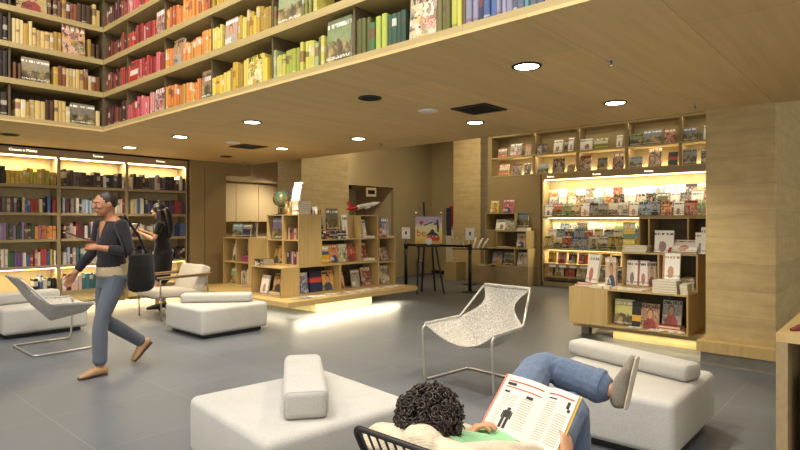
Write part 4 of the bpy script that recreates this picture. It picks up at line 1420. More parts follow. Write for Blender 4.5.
# top of R2 (z = zr + .42)
z2_ = zr + .421
lab2 = lambda i: f'{ordinal(i + 1)} yellow-edged book up in the flat pile beside the upper island cubby'
zy = pile(7.02, 2.42, z2_, -PI / 2, 3, .28, .2, .026, ['#d8c890', '#e0c030', '#d9d0b4'], lab2, 'white', .004)
shown('type', 6.97, 2.50, zy, -PI / 2 + .3, .13, .28, .02, '#e2c21a', 'bright yellow book leaning on the flat pile', .25)
shown('white', 7.0, 2.11, z2_, '-x', .21, .26, .03, '#4a4460', 'white book with dark purple figures on the island top', .1)
shown('white', 6.95, 1.90, z2_ + .001, '-x', .3, .22, .03, '#a82a38', 'open white page board with crimson rim lying back on the island top', .95)
shown('white', 7.02, 1.735, z2_, '-x', .09, .24, .02, '#3a6a9a', 'narrow blue and white book near the column edge', .1)
shown('white', 6.96, 1.64, z2_, '-x', .13, .3, .04, '#c8b48a', 'cream upright book closest to the column on the island top', .08)

# --- cabinet in the corner beside the camera
t = thing('end_cabinet', 'tan open cabinet with red pencils on top, beside the raised-foot ottoman', 'cabinet', (3.42, .49, 0))
obj('side_panel', bxm(0, 1.0, -.05, 0, .02, .81), MAT['casewood'], t)  # sides browner than the top, standing in for shade with light from behind
obj('side_panel', bxm(0, 1.0, -.95, -.90, .02, .81), MAT['casewood'], t)
obj('top_panel', bxm(0, 1.0, -.95, 0, .811, .855), MAT['oak'], t)
obj('bottom_panel', bxm(0, 1.0, -.8995, -.0505, .06, .1), MAT['shelfwood'], t)
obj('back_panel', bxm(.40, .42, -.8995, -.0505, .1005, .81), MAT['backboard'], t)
obj('plinth', bxm(.03, .97, -.92, -.03, 0, .0195), MAT['black'], t)
for i in range(4):
    shown('scene' if i % 2 else 'type', 3.52, .34 - i * .1, .101, '-x', .09, .5 - .02 * i, .2, '#232a5c', f'tall navy volume, {ordinal(i + 1)} inside the tan cabinet by the ottoman', .0)
for i in range(4):
    bm = BM(); tube(bm, [(0, 0, .008), (.16, -.02, .008)], .008, 8)
    o = obj('pencil', bm, plain('red lacquer %d' % i, '#6a1f1a', .35), None, (3.53 + .05 * i, .44 - .004 * i, .8555), smooth=True)
    o.rotation_euler = (0, 0, -.5)
    tag(o, f'dark red pencil, {ordinal(i + 1)} in the row on the tan cabinet top', 'pencil', 'pencils on the cabinet')
# ------------------------------------------------------------------ stanchions, easel and things by the pillar
def post(x, y, label, sign):
    t = thing('belt_post', label, 'stanchion', (x, y, 0), 0, 'black belt barrier posts')
    bm = BM(); lathe(bm, [(.165, 0), (.165, .012), (.05, .028)], 32)
    obj('base', bm, MAT['black'], t, smooth=False)
    bm = BM(); tube(bm, [(0, 0, .028), (0, 0, .86)], .035, 16)
    obj('pole', bm, MAT['black'], t, smooth=True)
    bm = BM(); tube(bm, [(0, 0, .861), (0, 0, .97)], .042, 16)
    obj('belt_head', bm, MAT['black'], t, smooth=True)
    bm = BM(); tube(bm, [(0, 0, .971), (0, 0, 1.06)], .008, 8)
    obj('sign_stem', bm, MAT['black'], t)
    bm = bxm(-.006, .006, -.09, .09, 1.061, 1.30)
    sc_ = obj('sign_card', bm, MAT['white'], t)
    sc_.rotation_euler = (0, 0, .7)
    bm = BM(); box(bm, -.008, -.0065, -.02, .02, 1.15, 1.22)
    obj('sign_mark', bm, plain('red mark', '#8a3a2a', .6), sc_)
post(9.45, 6.55, 'belt post with white card close to the wall cubbies', 1)
post(9.2, 8.05, 'belt post with white card at the island platform end', 1)
bm = BM()
box(bm, .046, 1.474, -.003, .003, 0, .045)
o = obj('barrier_belt', bm, MAT['blackfab'], None, (9.2, 8.05, .905))
o.rotation_euler = (0, 0, math.atan2(-1.5, .25))
tag(o, 'black belt stretched between the two posts behind the easel', 'belt')

# easel stand with a tray, holding a clear board
ex, ey = 8.78, 7.05
ea = math.atan2(-.55, .6)      # tray direction across the view
t = thing('easel', 'black wooden easel stand with tray, in front of the belt barrier', 'easel', (ex, ey, 0), ea)
def leg(x0, y0, x1, y1, z1, r=.019):
    bm = BM(); tube(bm, [(x0, y0, 0.0), (x1, y1, z1)], r, 8)
    obj('leg', bm, MAT['black'], t)
leg(-.27, -.10, -.22, .0, .92); leg(.27, -.10, .12, .0, .92)
leg(-.12, .34, -.1, .1, .92); leg(.16, .34, .06, .1, .92)
obj('tray', bxm(-.27, .2, -.06, .12, .921, .965), MAT['black'], t)
bm = BM(); tube(bm, [(-.2, .30, .36), (.15, .30, .36)], .012, 8)
obj('stretcher', bm, MAT['black'], t)
bm = BM(); tube(bm, [(-.08, .10, .966), (-.10, .16, 1.82)], .02, 8)
obj('mast', bm, MAT['black'], t)
def poster():
    q = NT('colourful cover print')
    g = q.sep(q.co('Generated'))
    x, z = g[0], g[2]
    v = q.comb(x, 0.0, z)
    n = q.noise(v, 3.0, 3, .5)
    c = q.ramp(q.mth('ADD', z, q.mth('MULTIPLY', q.mth('SUBTRACT', n, .5), .5)), [(.0, srgb('#e0b040')), (.3, srgb('#e8dc80')), (.6, srgb('#efe9b8')), (.85, srgb('#b9a8c8'))])
    q.base(c); q.p(Roughness=.3)
    return q.m
PB = thing('poster', 'bright cover poster with red lettering behind a clear board on the easel', 'poster', (ex, ey, .966), ea)
obj('sheet', bxm(-.29, .25, .02, .026, .02, .56), poster(), PB)
dk = plain('poster dark blue', '#33364f', .4); rd = plain('poster red', '#d83a2c', .4)
def flat(name, pts, y, m):
    bm = BM()
    a = [bm.verts.new((px_, y, pz)) for px_, pz in pts]; b = [bm.verts.new((px_, y + .0015, pz)) for px_, pz in pts]
    bm.faces.new(a); bm.faces.new(b)
    for i in range(len(pts)):
        bm.faces.new((a[i], a[(i + 1) % len(pts)], b[(i + 1) % len(pts)], b[i]))
    obj(name, bm, m, PB)
flat('printed_hill', [(-.06, .20), (.0, .25), (.035, .31), (.07, .31), (.1, .25), (.17, .21), (.17, .18), (-.06, .18)], .018, dk)
flat('printed_bar', [(-.12, .40), (.06, .46), (.06, .44), (-.11, .375)], .018, dk)
flat('printed_figure', [(.08, .42), (.13, .44), (.14, .50), (.17, .50), (.19, .36), (.18, .25), (.15, .25), (.14, .40), (.08, .40)], .018, dk)
text_obj('printed_lettering', 'be', .2, rd, PB, (-.175, .017, .17), (PI / 2, 0, 0))
flat('printed_lettering_run', [(-.06, .13), (-.03, .2), (.0, .15), (.03, .21), (.06, .15), (.1, .2), (.13, .14), (.18, .19), (.21, .12), (.17, .07), (.1, .08), (.04, .07)], .0178, rd)
obj('printed_disc', lathe(BM(), [(.04, 0), (.04, .0012)], 20), rd, PB, (-.17, .0185, .44)).rotation_euler = (PI / 2, 0, 0)
obj('printed_shell', lathe(BM(), [(.07, 0), (.07, .0012)], 20), MAT['white'], PB, (-.02, .0165, .07)).rotation_euler = (PI / 2, 0, 0)
q = NT('clear acrylic')
q.base((.95, .95, .95, 1)); q.p(Roughness=.05, Transmission_Weight=1.0, IOR=1.1, Alpha=.35)
CB = thing('clear_board', 'clear acrylic board with corner studs standing on the easel tray', 'board', (ex, ey, .966), ea)
obj('panel', bxm(-.38, .31, -.01, -.004, .001, .72), q.m, CB)
for sx in (-.28, .22):
    obj('stud', lathe(BM(), [(.016, 0), (.016, .012)], 14), MAT['chrome'], CB, (sx, -.011, .64)).rotation_euler = (PI / 2, 0, 0)
# red and blue print with paper notices on the back wall
t = thing('wall_poster', 'red and dark blue poster on the back wall beside the easel', 'poster', (12.297, 9.1, 1.3))
obj('sheet', bxm(-.004, 0, -.34, .1, .0, .55), plain('deep red print', '#a32018', .5), t)
obj('printed_figure', bxm(-.006, -.0041, .03, .2, -.25, .5), plain('dark blue print', '#2f3556', .5), t)
o = obj('wall_sign', bxm(-.004, 0, -.30, .26, .35, 1.22), MAT['pages'], None, (12.297, 9.05, 0)); tag(o, 'pale notice sheets below the red poster on the back wall', 'notice')
# brochure holder by the pillar
t = thing('brochure_rack', 'tilted row of white brochures on a black rack by the pillar', 'rack', (10.6, 7.35, 0), -.8)
bm = BM(); tube(bm, [(0, 0, .01), (0, 0, .80)], .02, 10)
obj('pole', bm, MAT['black'], t)
obj('base', lathe(BM(), [(.15, 0), (.15, .012)], 24), MAT['black'], t)
obj('shelf', bxm(-.4, .4, -.1, .1, .80, .82), MAT['black'], t)
for i in range(7):
    bm = bxm(-.004, .004, -.09, .09, 0, .26)
    o = obj('brochure', bm, MAT['white'], t, (-.33 + i * .1, 0, .83))
    o.rotation_euler = (0, (-.35, -.3, -.25, .1, .3, .5, .6)[i], 0)
# small steel bin, and cardboard-like low box at the pillar
t = thing('waste_bin', 'small steel pedal bin on the floor behind the belt barrier', 'bin', (11.3, 9.4, 0))
obj('body', lathe(BM(), [(.10, 0), (.11, .02), (.11, .40), (.12, .405)], 24), MAT['chrome'], t, smooth=True)
obj('lid', lathe(BM(), [(.13, .406), (.12, .44), (.03, .46)], 24), MAT['chrome'], t, smooth=True)
t = thing('floor_box', 'low tan wooden box standing before the board-marked pillar by the posts', 'box', (11.15, 8.5, 0))
obj('body', bxm(0, .38, -.36, 0, .002, .42), MAT['shelfwood'], t)
obj('lid', bxm(-.005, .385, -.365, .005, .4205, .44), MAT['shelfwood'], t)
# signs above the niche
t = thing('vent_sign', 'pale framed black grille hanging at the niche top behind the airplane', 'vent', (9.95, 9.86, 2.05))
obj('frame', bxm(-.17, .17, -.02, .02, 0, .22), MAT['wall_pale'], t)
obj('grille', bxm(-.12, .12, -.024, -.0205, .06, .16), MAT['dark'], t)
obj('hanger', bxm(-.15, .15, -.01, .01, .221, .25), MAT['black'], t)
bm = BM(); lathe(bm, [(.05, -.07), (.06, -.03), (.06, -.001)], 16)
o = obj('ceiling_camera', bm, MAT['black'], None, (9.35, 10.0, 2.3)); tag(o, 'tiny black dome fixed at the niche corner beside the pillar', 'camera')

# ------------------------------------------------------------------ ottomans
def ottoman(label, c, rz, size=.96, h=.37, bl=.9, bpos=(0, 0), brz=0.0, blabel='', bw=.2, bh=.14, two=True):
    t = thing('ottoman', label, 'ottoman', (c[0], c[1], 0), rz)
    s = size / 2
    o = obj('cushion_block', bxm(-s, s, -s, s, .05, h), MAT['ottoman'], t, bevel=.045, seg=5)
    for p in o.data.polygons: p.use_smooth = True
    obj('base', bxm(-s + .07, s - .07, -s + .07, s - .07, .005, .0495), MAT['black'], t)
    # bolster, a loose cushion
    q = thing('bolster_cushion', blabel, 'cushion', (c[0] + bpos[0], c[1] + bpos[1], h + .0005), brz)
    o = obj('cushion_body', bxm(-bl / 2, bl / 2, -bw / 2, bw / 2, 0, bh), MAT['ottoman'], q, bevel=.04, seg=5)
    for p in o.data.polygons: p.use_smooth = True
    for s_ in (-1, 1):
        bm = BM()
        x = s_ * (bl / 2 - .001)
        a, b, r = bw / 2 - .012, bh - .012, .0035
        tube(bm, fillet([(x - s_ * .012, -a, .03), (x - s_ * .012, -a, b), (x - s_ * .012, a, b), (x - s_ * .012, a, .03)], .03), .003, 6)
        obj('piping', bm, MAT['ottoman'], q, smooth=True)
ottoman('square grey ottoman beside the seated man, bolster lying across it', (2.10, 2.66), -.12, .97, .38, .84, (.03, .01), .92, 'short grey bolster on the ottoman next to the curly-haired man', .24, .16)
ottoman('square grey ottoman under the reading man\'s raised foot', (3.93, 1.46), 0.0, .95, .38, .98, (.22, .03), PI / 2 - .28, 'long grey bolster lying on the ottoman behind the raised shoe', .19, .115)
ottoman('square grey ottoman between armchair and glowing platform', (3.93, 6.74), 0.0, .95, .37, .9, (.02, .02), -.72, 'grey bolster on the ottoman before the armchair', .22, .115)
ottoman('square grey ottoman behind the net chair and before the cinema bookcase', (2.34, 8.50), 0.0, .95, .37, .9, (-.15, .1), .12, 'grey bolster on the ottoman behind the net chair', .24, .14)

# ------------------------------------------------------------------ net sling chairs
def net_mat():
    q = NT('white net sling')
    v = q.co()
    vo = q.n('ShaderNodeTexVoronoi', feature='DISTANCE_TO_EDGE', i_Vector=v)
    vo.inputs['Scale'].default_value = 95
    n = q.noise(v, 60, 4, .7)
    q.base(q.ramp(n, [(.3, srgb('#8f8c86')), (.6, srgb('#c0bdb7'))]))
    hole = q.mth('GREATER_THAN', vo.outputs['Distance'], .17)
    q.set(q.b.inputs['Alpha'], q.mth('SUBTRACT', 1.0, q.mth('MULTIPLY', hole, .55)))
    q.bump(vo.outputs['Distance'], .5, .004)
    q.p(Roughness=.7)
    return q.m
NET = net_mat()
def sling_chair(label, loc, rz):
    """faces local +x"""
    t = thing('sling_chair', label, 'chair', loc, rz, 'steel and net sling chairs')
    hw = .385
    def side(s, top):
        y = s * hw
        return [V((-.27, y, .012)), V((.33, y, .012)), V((.36, y, .50)), V((-.10, y * .93, .52)), V((-.36, y * .67, .82))]
    A, Bq = side(1, 1), side(-1, 1)
    bm = BM()
    path = [A[3], A[2], A[1], A[0], Bq[0], Bq[1], Bq[2], Bq[3], Bq[4], A[4]]
    full = [(A[3] + A[4]) / 2, A[3], A[2], A[1], A[0], Bq[0], Bq[1], Bq[2], Bq[3], Bq[4], A[4], (A[3] + A[4]) / 2]
    tube(bm, fillet(full, .055, 6), .0115, 10)
    obj('frame', bm, MAT['steelgrey'], t, smooth=True)
    # sling: one net sheet from the top bar through the deep seat to the front ends of the rails
    bm = BM()
    nu, nv = 26, 22
    grid = []
    for i in range(nu + 1):
        u = i / nu
        row = []
        for j in range(nv + 1):
            v = j / nv * 2 - 1
            if u < .5:           # back
                k = u / .5
                top = A[4].lerp(A[3], k)
                half = abs(top.y) * (1 - .34 * math.sin(PI * min(1, k * 1.05)) * (k > 0)) if k < 1 else abs(top.y)
                half = abs(top.y) - .13 * math.sin(PI * k) ** 1.3
                cx, cz = top.x, top.z
                bel = (1 - v * v)
                row.append(V((cx - .06 * bel * math.sin(PI * k) + .10 * bel * k, half * v, cz - .20 * bel * k ** 1.2)))
            else:
                k = (u - .5) / .5
                top = A[3].lerp(A[2], k * .93)
                half = abs(top.y)
                bel = (1 - v * v)
                dz = .22 * (1 - k) + .15 * k
                row.append(V((top.x + .10 * bel * (1 - k) - .045 * bel * k, half * v, top.z - dz * bel + .012)))
        grid.append(row)
    vs = [[bm.verts.new(p) for p in r] for r in grid]
    for i in range(nu):
        for j in range(nv):
            bm.faces.new((vs[i][j], vs[i][j + 1], vs[i + 1][j + 1], vs[i + 1][j]))
    o = obj('net_sling', bm, NET, t, smooth=True)
    m = o.modifiers.new('s', 'SOLIDIFY'); m.thickness = .005
    # rolled hems over the rails
    for line, rr in (([r[0] for r in grid[nu // 2:]], .013), ([r[nv] for r in grid[nu // 2:]], .013), (list(grid[0]), .016), (list(grid[-1]), .006)):
        bm = BM()
        tube(bm, line, rr, 8)
        obj('hem', bm, NET, t, smooth=True)
    return t
sling_chair('white net sling chair facing away from the magazine wall, beside the reading man', (4.21, 2.79, 0), PI - .09)
sling_chair('white net sling chair next to the walking person, turned towards the armchair', (2.13, 7.20, 0), 0.0)

# ------------------------------------------------------------------ armchair with wooden arms
t = thing('armchair', 'grey cushioned armchair with flat wooden arms, in front of the reading woman', 'armchair', (4.08, 8.26, 0), PI)
for s in (-1, 1):
    bm = BM()
    tube(bm, fillet([(.34, s * .36, .005), (.36, s * .36, .60), (-.36, s * .36, .62), (-.40, s * .36, .005)], .03), .011, 8)
    obj('side_frame', bm, MAT['chrome'], t, smooth=True)
    o = obj('armrest', bxm(-.42, .40, s * .36 - .035, s * .36 + .035, .0, .022), MAT['armwood'], t, (0, 0, .622), bevel=.008)
    o.rotation_euler = (0, .03, 0)
bm = BM()
tube(bm, [(.33, -.36, .30), (.33, .36, .30)], .01, 8); tube(bm, [(-.30, -.36, .27), (-.30, .36, .27)], .01, 8)
obj('cross_rail', bm, MAT['chrome'], t, smooth=True)
o = obj('seat_cushion', bxm(-.30, .40, -.33, .33, .0, .12), MAT['seatgrey'], t, (0, 0, .305), bevel=.035, seg=4); o.rotation_euler = (0, -.05, 0)
for p in o.data.polygons: p.use_smooth = True
o = obj('back_cushion', bxm(-.08, .08, -.33, .33, 0, .42), MAT['seatgrey'], t, (-.24, 0, .36), bevel=.035, seg=4); o.rotation_euler = (0, -.36, 0)
for p in o.data.polygons: p.use_smooth = True
# ------------------------------------------------------------------ people
def skin_mat(name, c):
    q = NT(name)
    n = q.noise(q.co(), 40, 3)
    c = srgb(c)
    q.base(q.ramp(n, [(.3, tuple(x * .88 for x in c)), (.7, c)]))
    q.p(Roughness=.5, Subsurface_Weight=.06)
    return q.m
EYE = plain('eye white', '#e6e0d8', .2); IRIS = plain('dark iris', '#1c120c', .15); LIP = plain('lip', '#8f4a40', .5)

def hand(bm, W, d, n, thumb, curl=.5, k=1.0, thumb_in=.4):
    """W wrist, d towards the fingers, n out of the palm, thumb: unit vector to the thumb side"""
    d = d.normalized(); n = (n - d * n.dot(d)).normalized(); s = d.cross(n)
    if s.dot(thumb) < 0:
        s = -s
    loft(bm, [W - d * .015 * k, W + d * .02 * k, W + d * .055 * k, W + d * .088 * k], [(.027 * k, .02 * k), (.033 * k, .018 * k), (.04 * k, .016 * k), (.038 * k, .013 * k)], 12, ref=s)
    for off, L, cc in ((.029, .072, .9), (.010, .080, 1.0), (-.010, .075, 1.08), (-.028, .058, 1.2)):
        p = W + d * .078 * k + s * off * k
        a = 0.0
        pts = [p]
        for seg, t in ((.45, .5), (.31, .9), (.24, .7)):
            a += curl * cc * t
            dd = d * math.cos(a) + n * math.sin(a) + s * off * .8
            p = p + dd.normalized() * L * seg * k
            pts.append(p)
        loft(bm, pts, [.0092 * k, .0086 * k, .0078 * k, .0066 * k], 8, ref=s)
    p = W + d * .022 * k + s * .026 * k
    d1 = (d * .65 + s * .75 + n * .25 * (1 + thumb_in)).normalized()
    d2 = (d * .9 + s * .25 * (1 - thumb_in) + n * .5 * thumb_in).normalized()
    loft(bm, [p - d1 * .01, p + d1 * .038 * k, p + d1 * .038 * k + d2 * .032 * k, p + d1 * .038 * k + d2 * .056 * k], [.0135 * k, .0115 * k, .0098 * k, .0075 * k], 8, ref=n)

def head(bm, H, f, u):
    """skull centre H, face direction f, crown direction u"""
    f = f.normalized(); u = (u - f * u.dot(f)).normalized(); s = f.cross(u)
    ellipsoid(bm, H, s * .075, f * .094, u * .105, 3)
    ellipsoid(bm, H + f * .030 - u * .055, s * .056, f * .058, u * .062, 3)
    ellipsoid(bm, H + f * .062 - u * .098, s * .024, f * .024, u * .018, 2)          # chin
    loft(bm, [H + f * .088 + u * .012, H + f * .103 - u * .018, H + f * .112 - u * .034], [(.008, .008), (.011, .011), (.015, .011)], 8, ref=s)   # nose
    loft(bm, [H + f * .084 - s * .05 + u * .022, H + f * .093 + u * .026, H + f * .084 + s * .05 + u * .022], [.008, .011, .008], 8, ref=u)       # brow
    loft(bm, [H + f * .082 - s * .022 - u * .062, H + f * .091 - u * .060, H + f * .082 + s * .022 - u * .062], [.005, .009, .005], 8, ref=u)     # lips
    for q in (-1, 1):
        ellipsoid(bm, H + s * q * .078 - f * .008 - u * .012, s * q * .010 + f * -.006, f * .020, u * .032, 2)
        ellipsoid(bm, H + f * .070 + s * q * .038 - u * .028, s * .022, f * .018, u * .02, 2)   # cheek
    return f, u, s

def face_bits(o, H, f, u, s):
    """eyes and lips set into the finished body mesh"""
    bm = BM(); bm.from_mesh(o.data)
    for f_ in bm.faces:
        f_.smooth = True
    for q in (-1, 1):
        c = H + f * .080 + s * q * .031 + u * .004
        ellipsoid(bm, c, s * .012, f * .010, u * .0065, 2, 1)
        ellipsoid(bm, c + f * .0085, s * .0055, f * .0035, u * .0055, 2, 2)
    L = [H + f * .0865 - s * .022 - u * .0625, H + f * .0975 - u * .0605, H + f * .0865 + s * .022 - u * .0625]
    loft(bm, L, [(.004, .004), (.007, .0055), (.004, .004)], 8, ref=u, mi=3)
    for f_ in bm.faces:
        f_.smooth = True
    bm.to_mesh(o.data); bm.free()

def limb(bm, a, b, c, r, ref, n=14, bulge=1.0):
    """shoulder/hip a, elbow/knee b, wrist/ankle c with radii r = (ra, rmid, rb, rcalf, rc)"""
    a, b, c = V(a), V(b), V(c)
    loft(bm, [a, a.lerp(b, .35), b.lerp(a, .12), b.lerp(c, .12), b.lerp(c, .35), c.lerp(b, .12), c], [r[0], r[1], r[2], r[2], r[3], r[4], r[4]], n, ref=ref)

def shoe(bm, ank, toe_dir, up, L=.265, w=.046):
    d = toe_dir.normalized(); up = (up - d * up.dot(d)).normalized(); s = d.cross(up)
    b = ank - up * .045
    loft(bm, [b - d * .055, b - d * .02 + up * .01, b + d * .06 + up * .004, b + d * .13 - up * .012, b + d * (L - .085) - up * .020], [(w * .72, .036), (w * .85, .046), (w * .9, .040), (w, .028), (w * .72, .018)], 14, ref=s)

def sole(bm, ank, toe_dir, up, L=.265, w=.048):
    d = toe_dir.normalized(); up = (up - d * up.dot(d)).normalized(); s = d.cross(up)
    b = ank - up * .083
    loft(bm, [b - d * .06, b - d * .02, b + d * .05, b + d * .12, b + d * (L - .08)], [(w * .75, .009), (w * .88, .009), (w * .86, .008), (w * 1.04, .008), (w * .78, .007)], 14, ref=s)

# ---- walking person ---------------------------------------------------------------
f = V((-1, -.12, 0)).normalized(); rt = V((f.y, -f.x, 0)) * -1   # rt: their own right-hand side is +Y
rt = V((-f.y, f.x, 0)) * -1
rt = V((0.12, -1, 0)).normalized() * -1
up = V((0, 0, 1))
base = V((2.20, 5.66, 0))
P_ = lambda fw, r, z: base + f * fw + rt * r + up * z
skin = skin_mat('walker skin', '#a87452')
root = thing('person', 'walking person in a dark top and grey-blue jeans, black bag behind one hip', 'person', base)
hipR, hipL = P_(0, .09, .90), P_(0, -.09, .90)
kR, aR = P_(-.02, .10, .50), P_(-.36, .11, .20)       # trailing leg
kL, aL = P_(.16, -.08, .48), P_(.17, -.10, .088)      # leading leg, nearly straight
kR = P_(.05, .10, .49)
shR, shL = P_(.02, .185, 1.405), P_(.02, -.185, 1.405)
elR, wrR = P_(.05, .25, 1.14), P_(.22, .27, .93)
elL, wrL = P_(-.02, -.27, 1.14), P_(.22, -.13, 1.19)
H = P_(.07, .0, 1.595)
hf = (f + up * -.12 + rt * .12)
def body_local(bm): 
    for v in bm.verts: v.co -= base
    return bm
bm = BM()
loft(bm, [P_(0, 0, .82), P_(0, 0, .92), P_(.01, 0, 1.06), P_(.01, 0, 1.22), P_(0, 0, 1.36), P_(.0, 0, 1.44)], [(.13, .10), (.16, .115), (.135, .095), (.15, .105), (.165, .095), (.10, .07)], 18, ref=rt)
loft(bm, [P_(.0, 0, 1.42), P_(.03, 0, 1.49), P_(.05, 0, 1.56)], [.058, .05, .05], 14, ref=rt)
hfv, hu, hs = head(bm, H, hf, up)
limb(bm, shR, elR, wrR, (.052, .047, .038, .038, .026), f)
limb(bm, shL, elL, wrL, (.052, .047, .038, .038, .026), f)
limb(bm, hipR, kR, aR, (.085, .078, .055, .056, .038), f)
limb(bm, hipL, kL, aL, (.085, .078, .055, .056, .038), f)
hand(bm, wrR, (wrR - elR) + up * -.05, -rt, f, .35)
hand(bm, wrL, (wrL - elL) * .6 + rt * .15, -up * .2 - f * .2 + rt * .2, up, .9)
o = baked('body', body_local(bm), [skin, EYE, IRIS, LIP], root, .0062, 2)
face_bits(o, H - base, hfv, hu, hs)
# hair: short and dark
bm = BM()
ellipsoid(bm, H - base - hfv * .022 + hu * .026, hs * .083, hfv * .092, hu * .098, 4)
for v in bm.verts:
    v.co += V((R.uniform(-1, 1), R.uniform(-1, 1), R.uniform(-1, 1))) * .003
obj('hair', bm, plain('dark brown hair', '#241710', .5), root, smooth=True)
dark_top = fabric('charcoal jersey', '#2e2c30', '#1f1d20', 300)
bm = BM()
loft(bm, [P_(.01, 0, 1.00), P_(.01, 0, 1.08), P_(.01, 0, 1.22), P_(.0, 0, 1.35), P_(-.005, 0, 1.415)], [(.165, .125), (.152, .112), (.166, .122), (.182, .112), (.125, .085)], 18, ref=rt)
limb(bm, shR, elR, elR.lerp(wrR, .82), (.065, .06, .05, .048, .04), f)
limb(bm, shL, elL, elL.lerp(wrL, .6), (.065, .06, .05, .048, .042), f)
baked('top', body_local(bm), dark_top, root, .007, 2)
bm = BM()   # V-shaped skin opening is covered by a small neckline of skin
vs = [P_(.107, -.055, 1.425), P_(.107, .055, 1.425), P_(.128, .0, 1.27)]
loft(bm, [P_(.092, 0, 1.42), P_(.108, 0, 1.35), P_(.118, 0, 1.27)], [(.055, .014), (.035, .012), (.008, .008)], 12, ref=rt)
baked('neckline', body_local(bm), skin, root, .005, 1)
bm = BM()
loft(bm, [P_(.005, 0, .915), P_(.005, 0, .96), P_(.005, 0, 1.02)], [(.175, .131), (.172, .130), (.162, .122)], 20, ref=rt)
baked('shirt_hem', body_local(bm), fabric('beige jersey', '#b9a88a', '#a09072', 300), root, .007, 1)
denim = fabric('grey blue denim', '#5f6670', '#474d57', 500)
bm = BM()
loft(bm, [P_(0, 0, .80), P_(0, 0, .90), P_(.005, 0, .965)], [(.15, .115), (.172, .128), (.165, .123)], 18, ref=rt)
limb(bm, hipR, kR, aR.lerp(kR, .04), (.098, .088, .066, .068, .062), f)
limb(bm, hipL, kL, aL.lerp(kL, .10), (.098, .088, .066, .068, .064), f)
baked('jeans', body_local(bm), denim, root, .007, 2)
tan = plain('tan leather', '#a5815c', .5); brown = plain('dark sole', '#2c2018', .6)
for nm, ank, td, upd in (('shoe', aL, f + rt * .05, up), ('shoe', aR, f * .75 - up * .66, up * .75 + f * .66)):
    bm = BM(); shoe(bm, ank, td, upd)
    o = baked(nm, body_local(bm), tan, root, .005, 2)
    bm = BM(); sole(bm, ank, td, upd)
    baked('sole', body_local(bm), brown, o, .005, 1)
# shoulder bag
bc = P_(-.12, -.29, .955)
t = thing('shoulder_bag', 'black shoulder bag hanging at the walking person\'s hip', 'bag', bc)
bm = BM()
loft(bm, [V((0, 0, -.17)), V((0, 0, -.1)), V((0, 0, .05)), V((0, 0, .15))], [(.125, .05), (.14, .06), (.13, .055), (.11, .03)], 18, ref=f)
baked('bag_body', bm, MAT['blackfab'], t, .008, 2)
bm = BM()
tube(bm, [p - bc for p in (P_(-.20, -.27, 1.09), P_(-.12, -.255, 1.28), P_(-.02, -.175, 1.475), P_(.06, -.20, 1.36), P_(.04, -.285, 1.20), P_(.02, -.28, 1.09))], .012, 8)
obj('strap', bm, MAT['blackfab'], t, smooth=True)
o = bpy.data.objects.new('held_magazine', COVER['type']); link(o)
o.location = P_(.17, -.02, 1.235); o.scale = (.2, .012, .27); o.rotation_euler = (-1.2, 0, math.atan2(rt.y, rt.x) - .3)
o.color = (*srgb('#7a2a20'), 1)
tag(o, 'dark red magazine carried flat by the walking person', 'magazine')

# ---- woman reading at the shelves ---------------------------------------------------
f = V((-.80, .60, 0)).normalized(); rt = V((f.y, -f.x, 0))
base = V((4.24, 8.93, 0))
P_ = lambda fw, r, z: base + f * fw + rt * r + up * z
skin = skin_mat('reader skin', '#b98a6a')
root = thing('person', 'long-haired woman in a black dress reading at the lit bookcase', 'person', base)
hipR, hipL = P_(0, .09, .92), P_(0, -.09, .92)
kR, aR = P_(.02, .085, .50), P_(-.01, .08, .115); kL, aL = P_(.05, -.085, .50), P_(.06, -.08, .115)
shR, shL = P_(.0, .165, 1.40), P_(.0, -.165, 1.40)
elR, wrR = P_(.10, .20, 1.16), P_(.30, .10, 1.27)
elL, wrL = P_(.08, -.21, 1.14), P_(.29, -.12, 1.24)
H = P_(.065, 0, 1.60)
hf = f + up * -.45
bm = BM()
loft(bm, [P_(0, 0, .84), P_(-.01, 0, .94), P_(.01, 0, 1.10), P_(.015, 0, 1.25), P_(0, 0, 1.36), P_(.0, 0, 1.43)], [(.14, .11), (.165, .125), (.125, .09), (.14, .105), (.15, .09), (.09, .065)], 18, ref=rt)
loft(bm, [P_(.0, 0, 1.41), P_(.025, 0, 1.48), P_(.045, 0, 1.56)], [.05, .044, .046], 14, ref=rt)
hfv, hu, hs = head(bm, H, hf, up)
limb(bm, shR, elR, wrR, (.045, .042, .034, .034, .023), f)
limb(bm, shL, elL, wrL, (.045, .042, .034, .034, .023), f)
limb(bm, hipR, kR, aR, (.08, .072, .052, .053, .034), f)
limb(bm, hipL, kL, aL, (.08, .072, .052, .053, .034), f)
hand(bm, wrR, wrR - elR + rt * -.05, up * .9 - rt * .6, -rt + up, .6, .92)
hand(bm, wrL, wrL - elL + rt * .05, up * .9 + rt * .6, rt + up, .6, .92)
o = baked('body', body_local(bm), [skin, EYE, IRIS, LIP], root, .0062, 2)
face_bits(o, H - base, hfv, hu, hs)
bm = BM()
ellipsoid(bm, H - base - hfv * .020 + hu * .018, hs * .09, hfv * .098, hu * .108, 4)
loft(bm, [p - base for p in (P_(-.045, 0, 1.615), P_(-.075, 0, 1.55), P_(-.10, 0, 1.42), P_(-.115, 0, 1.28), P_(-.105, .01, 1.17))], [(.08, .055), (.105, .06), (.115, .055), (.10, .045), (.06, .025)], 18, ref=rt)
for q in (-1, 1):
    loft(bm, [p - base for p in (P_(.03, q * .075, 1.60), P_(.03, q * .082, 1.50), P_(.0, q * .09, 1.38), P_(-.04, q * .085, 1.27))], [(.026, .045), (.03, .045), (.034, .04), (.018, .02)], 12, ref=rt)
o = baked('hair', bm, plain('black hair', '#15100d', .4, var=.3, scale=60), root, .007, 2)
dress = fabric('black crepe', '#1c191b', '#121012', 260)
bm = BM()
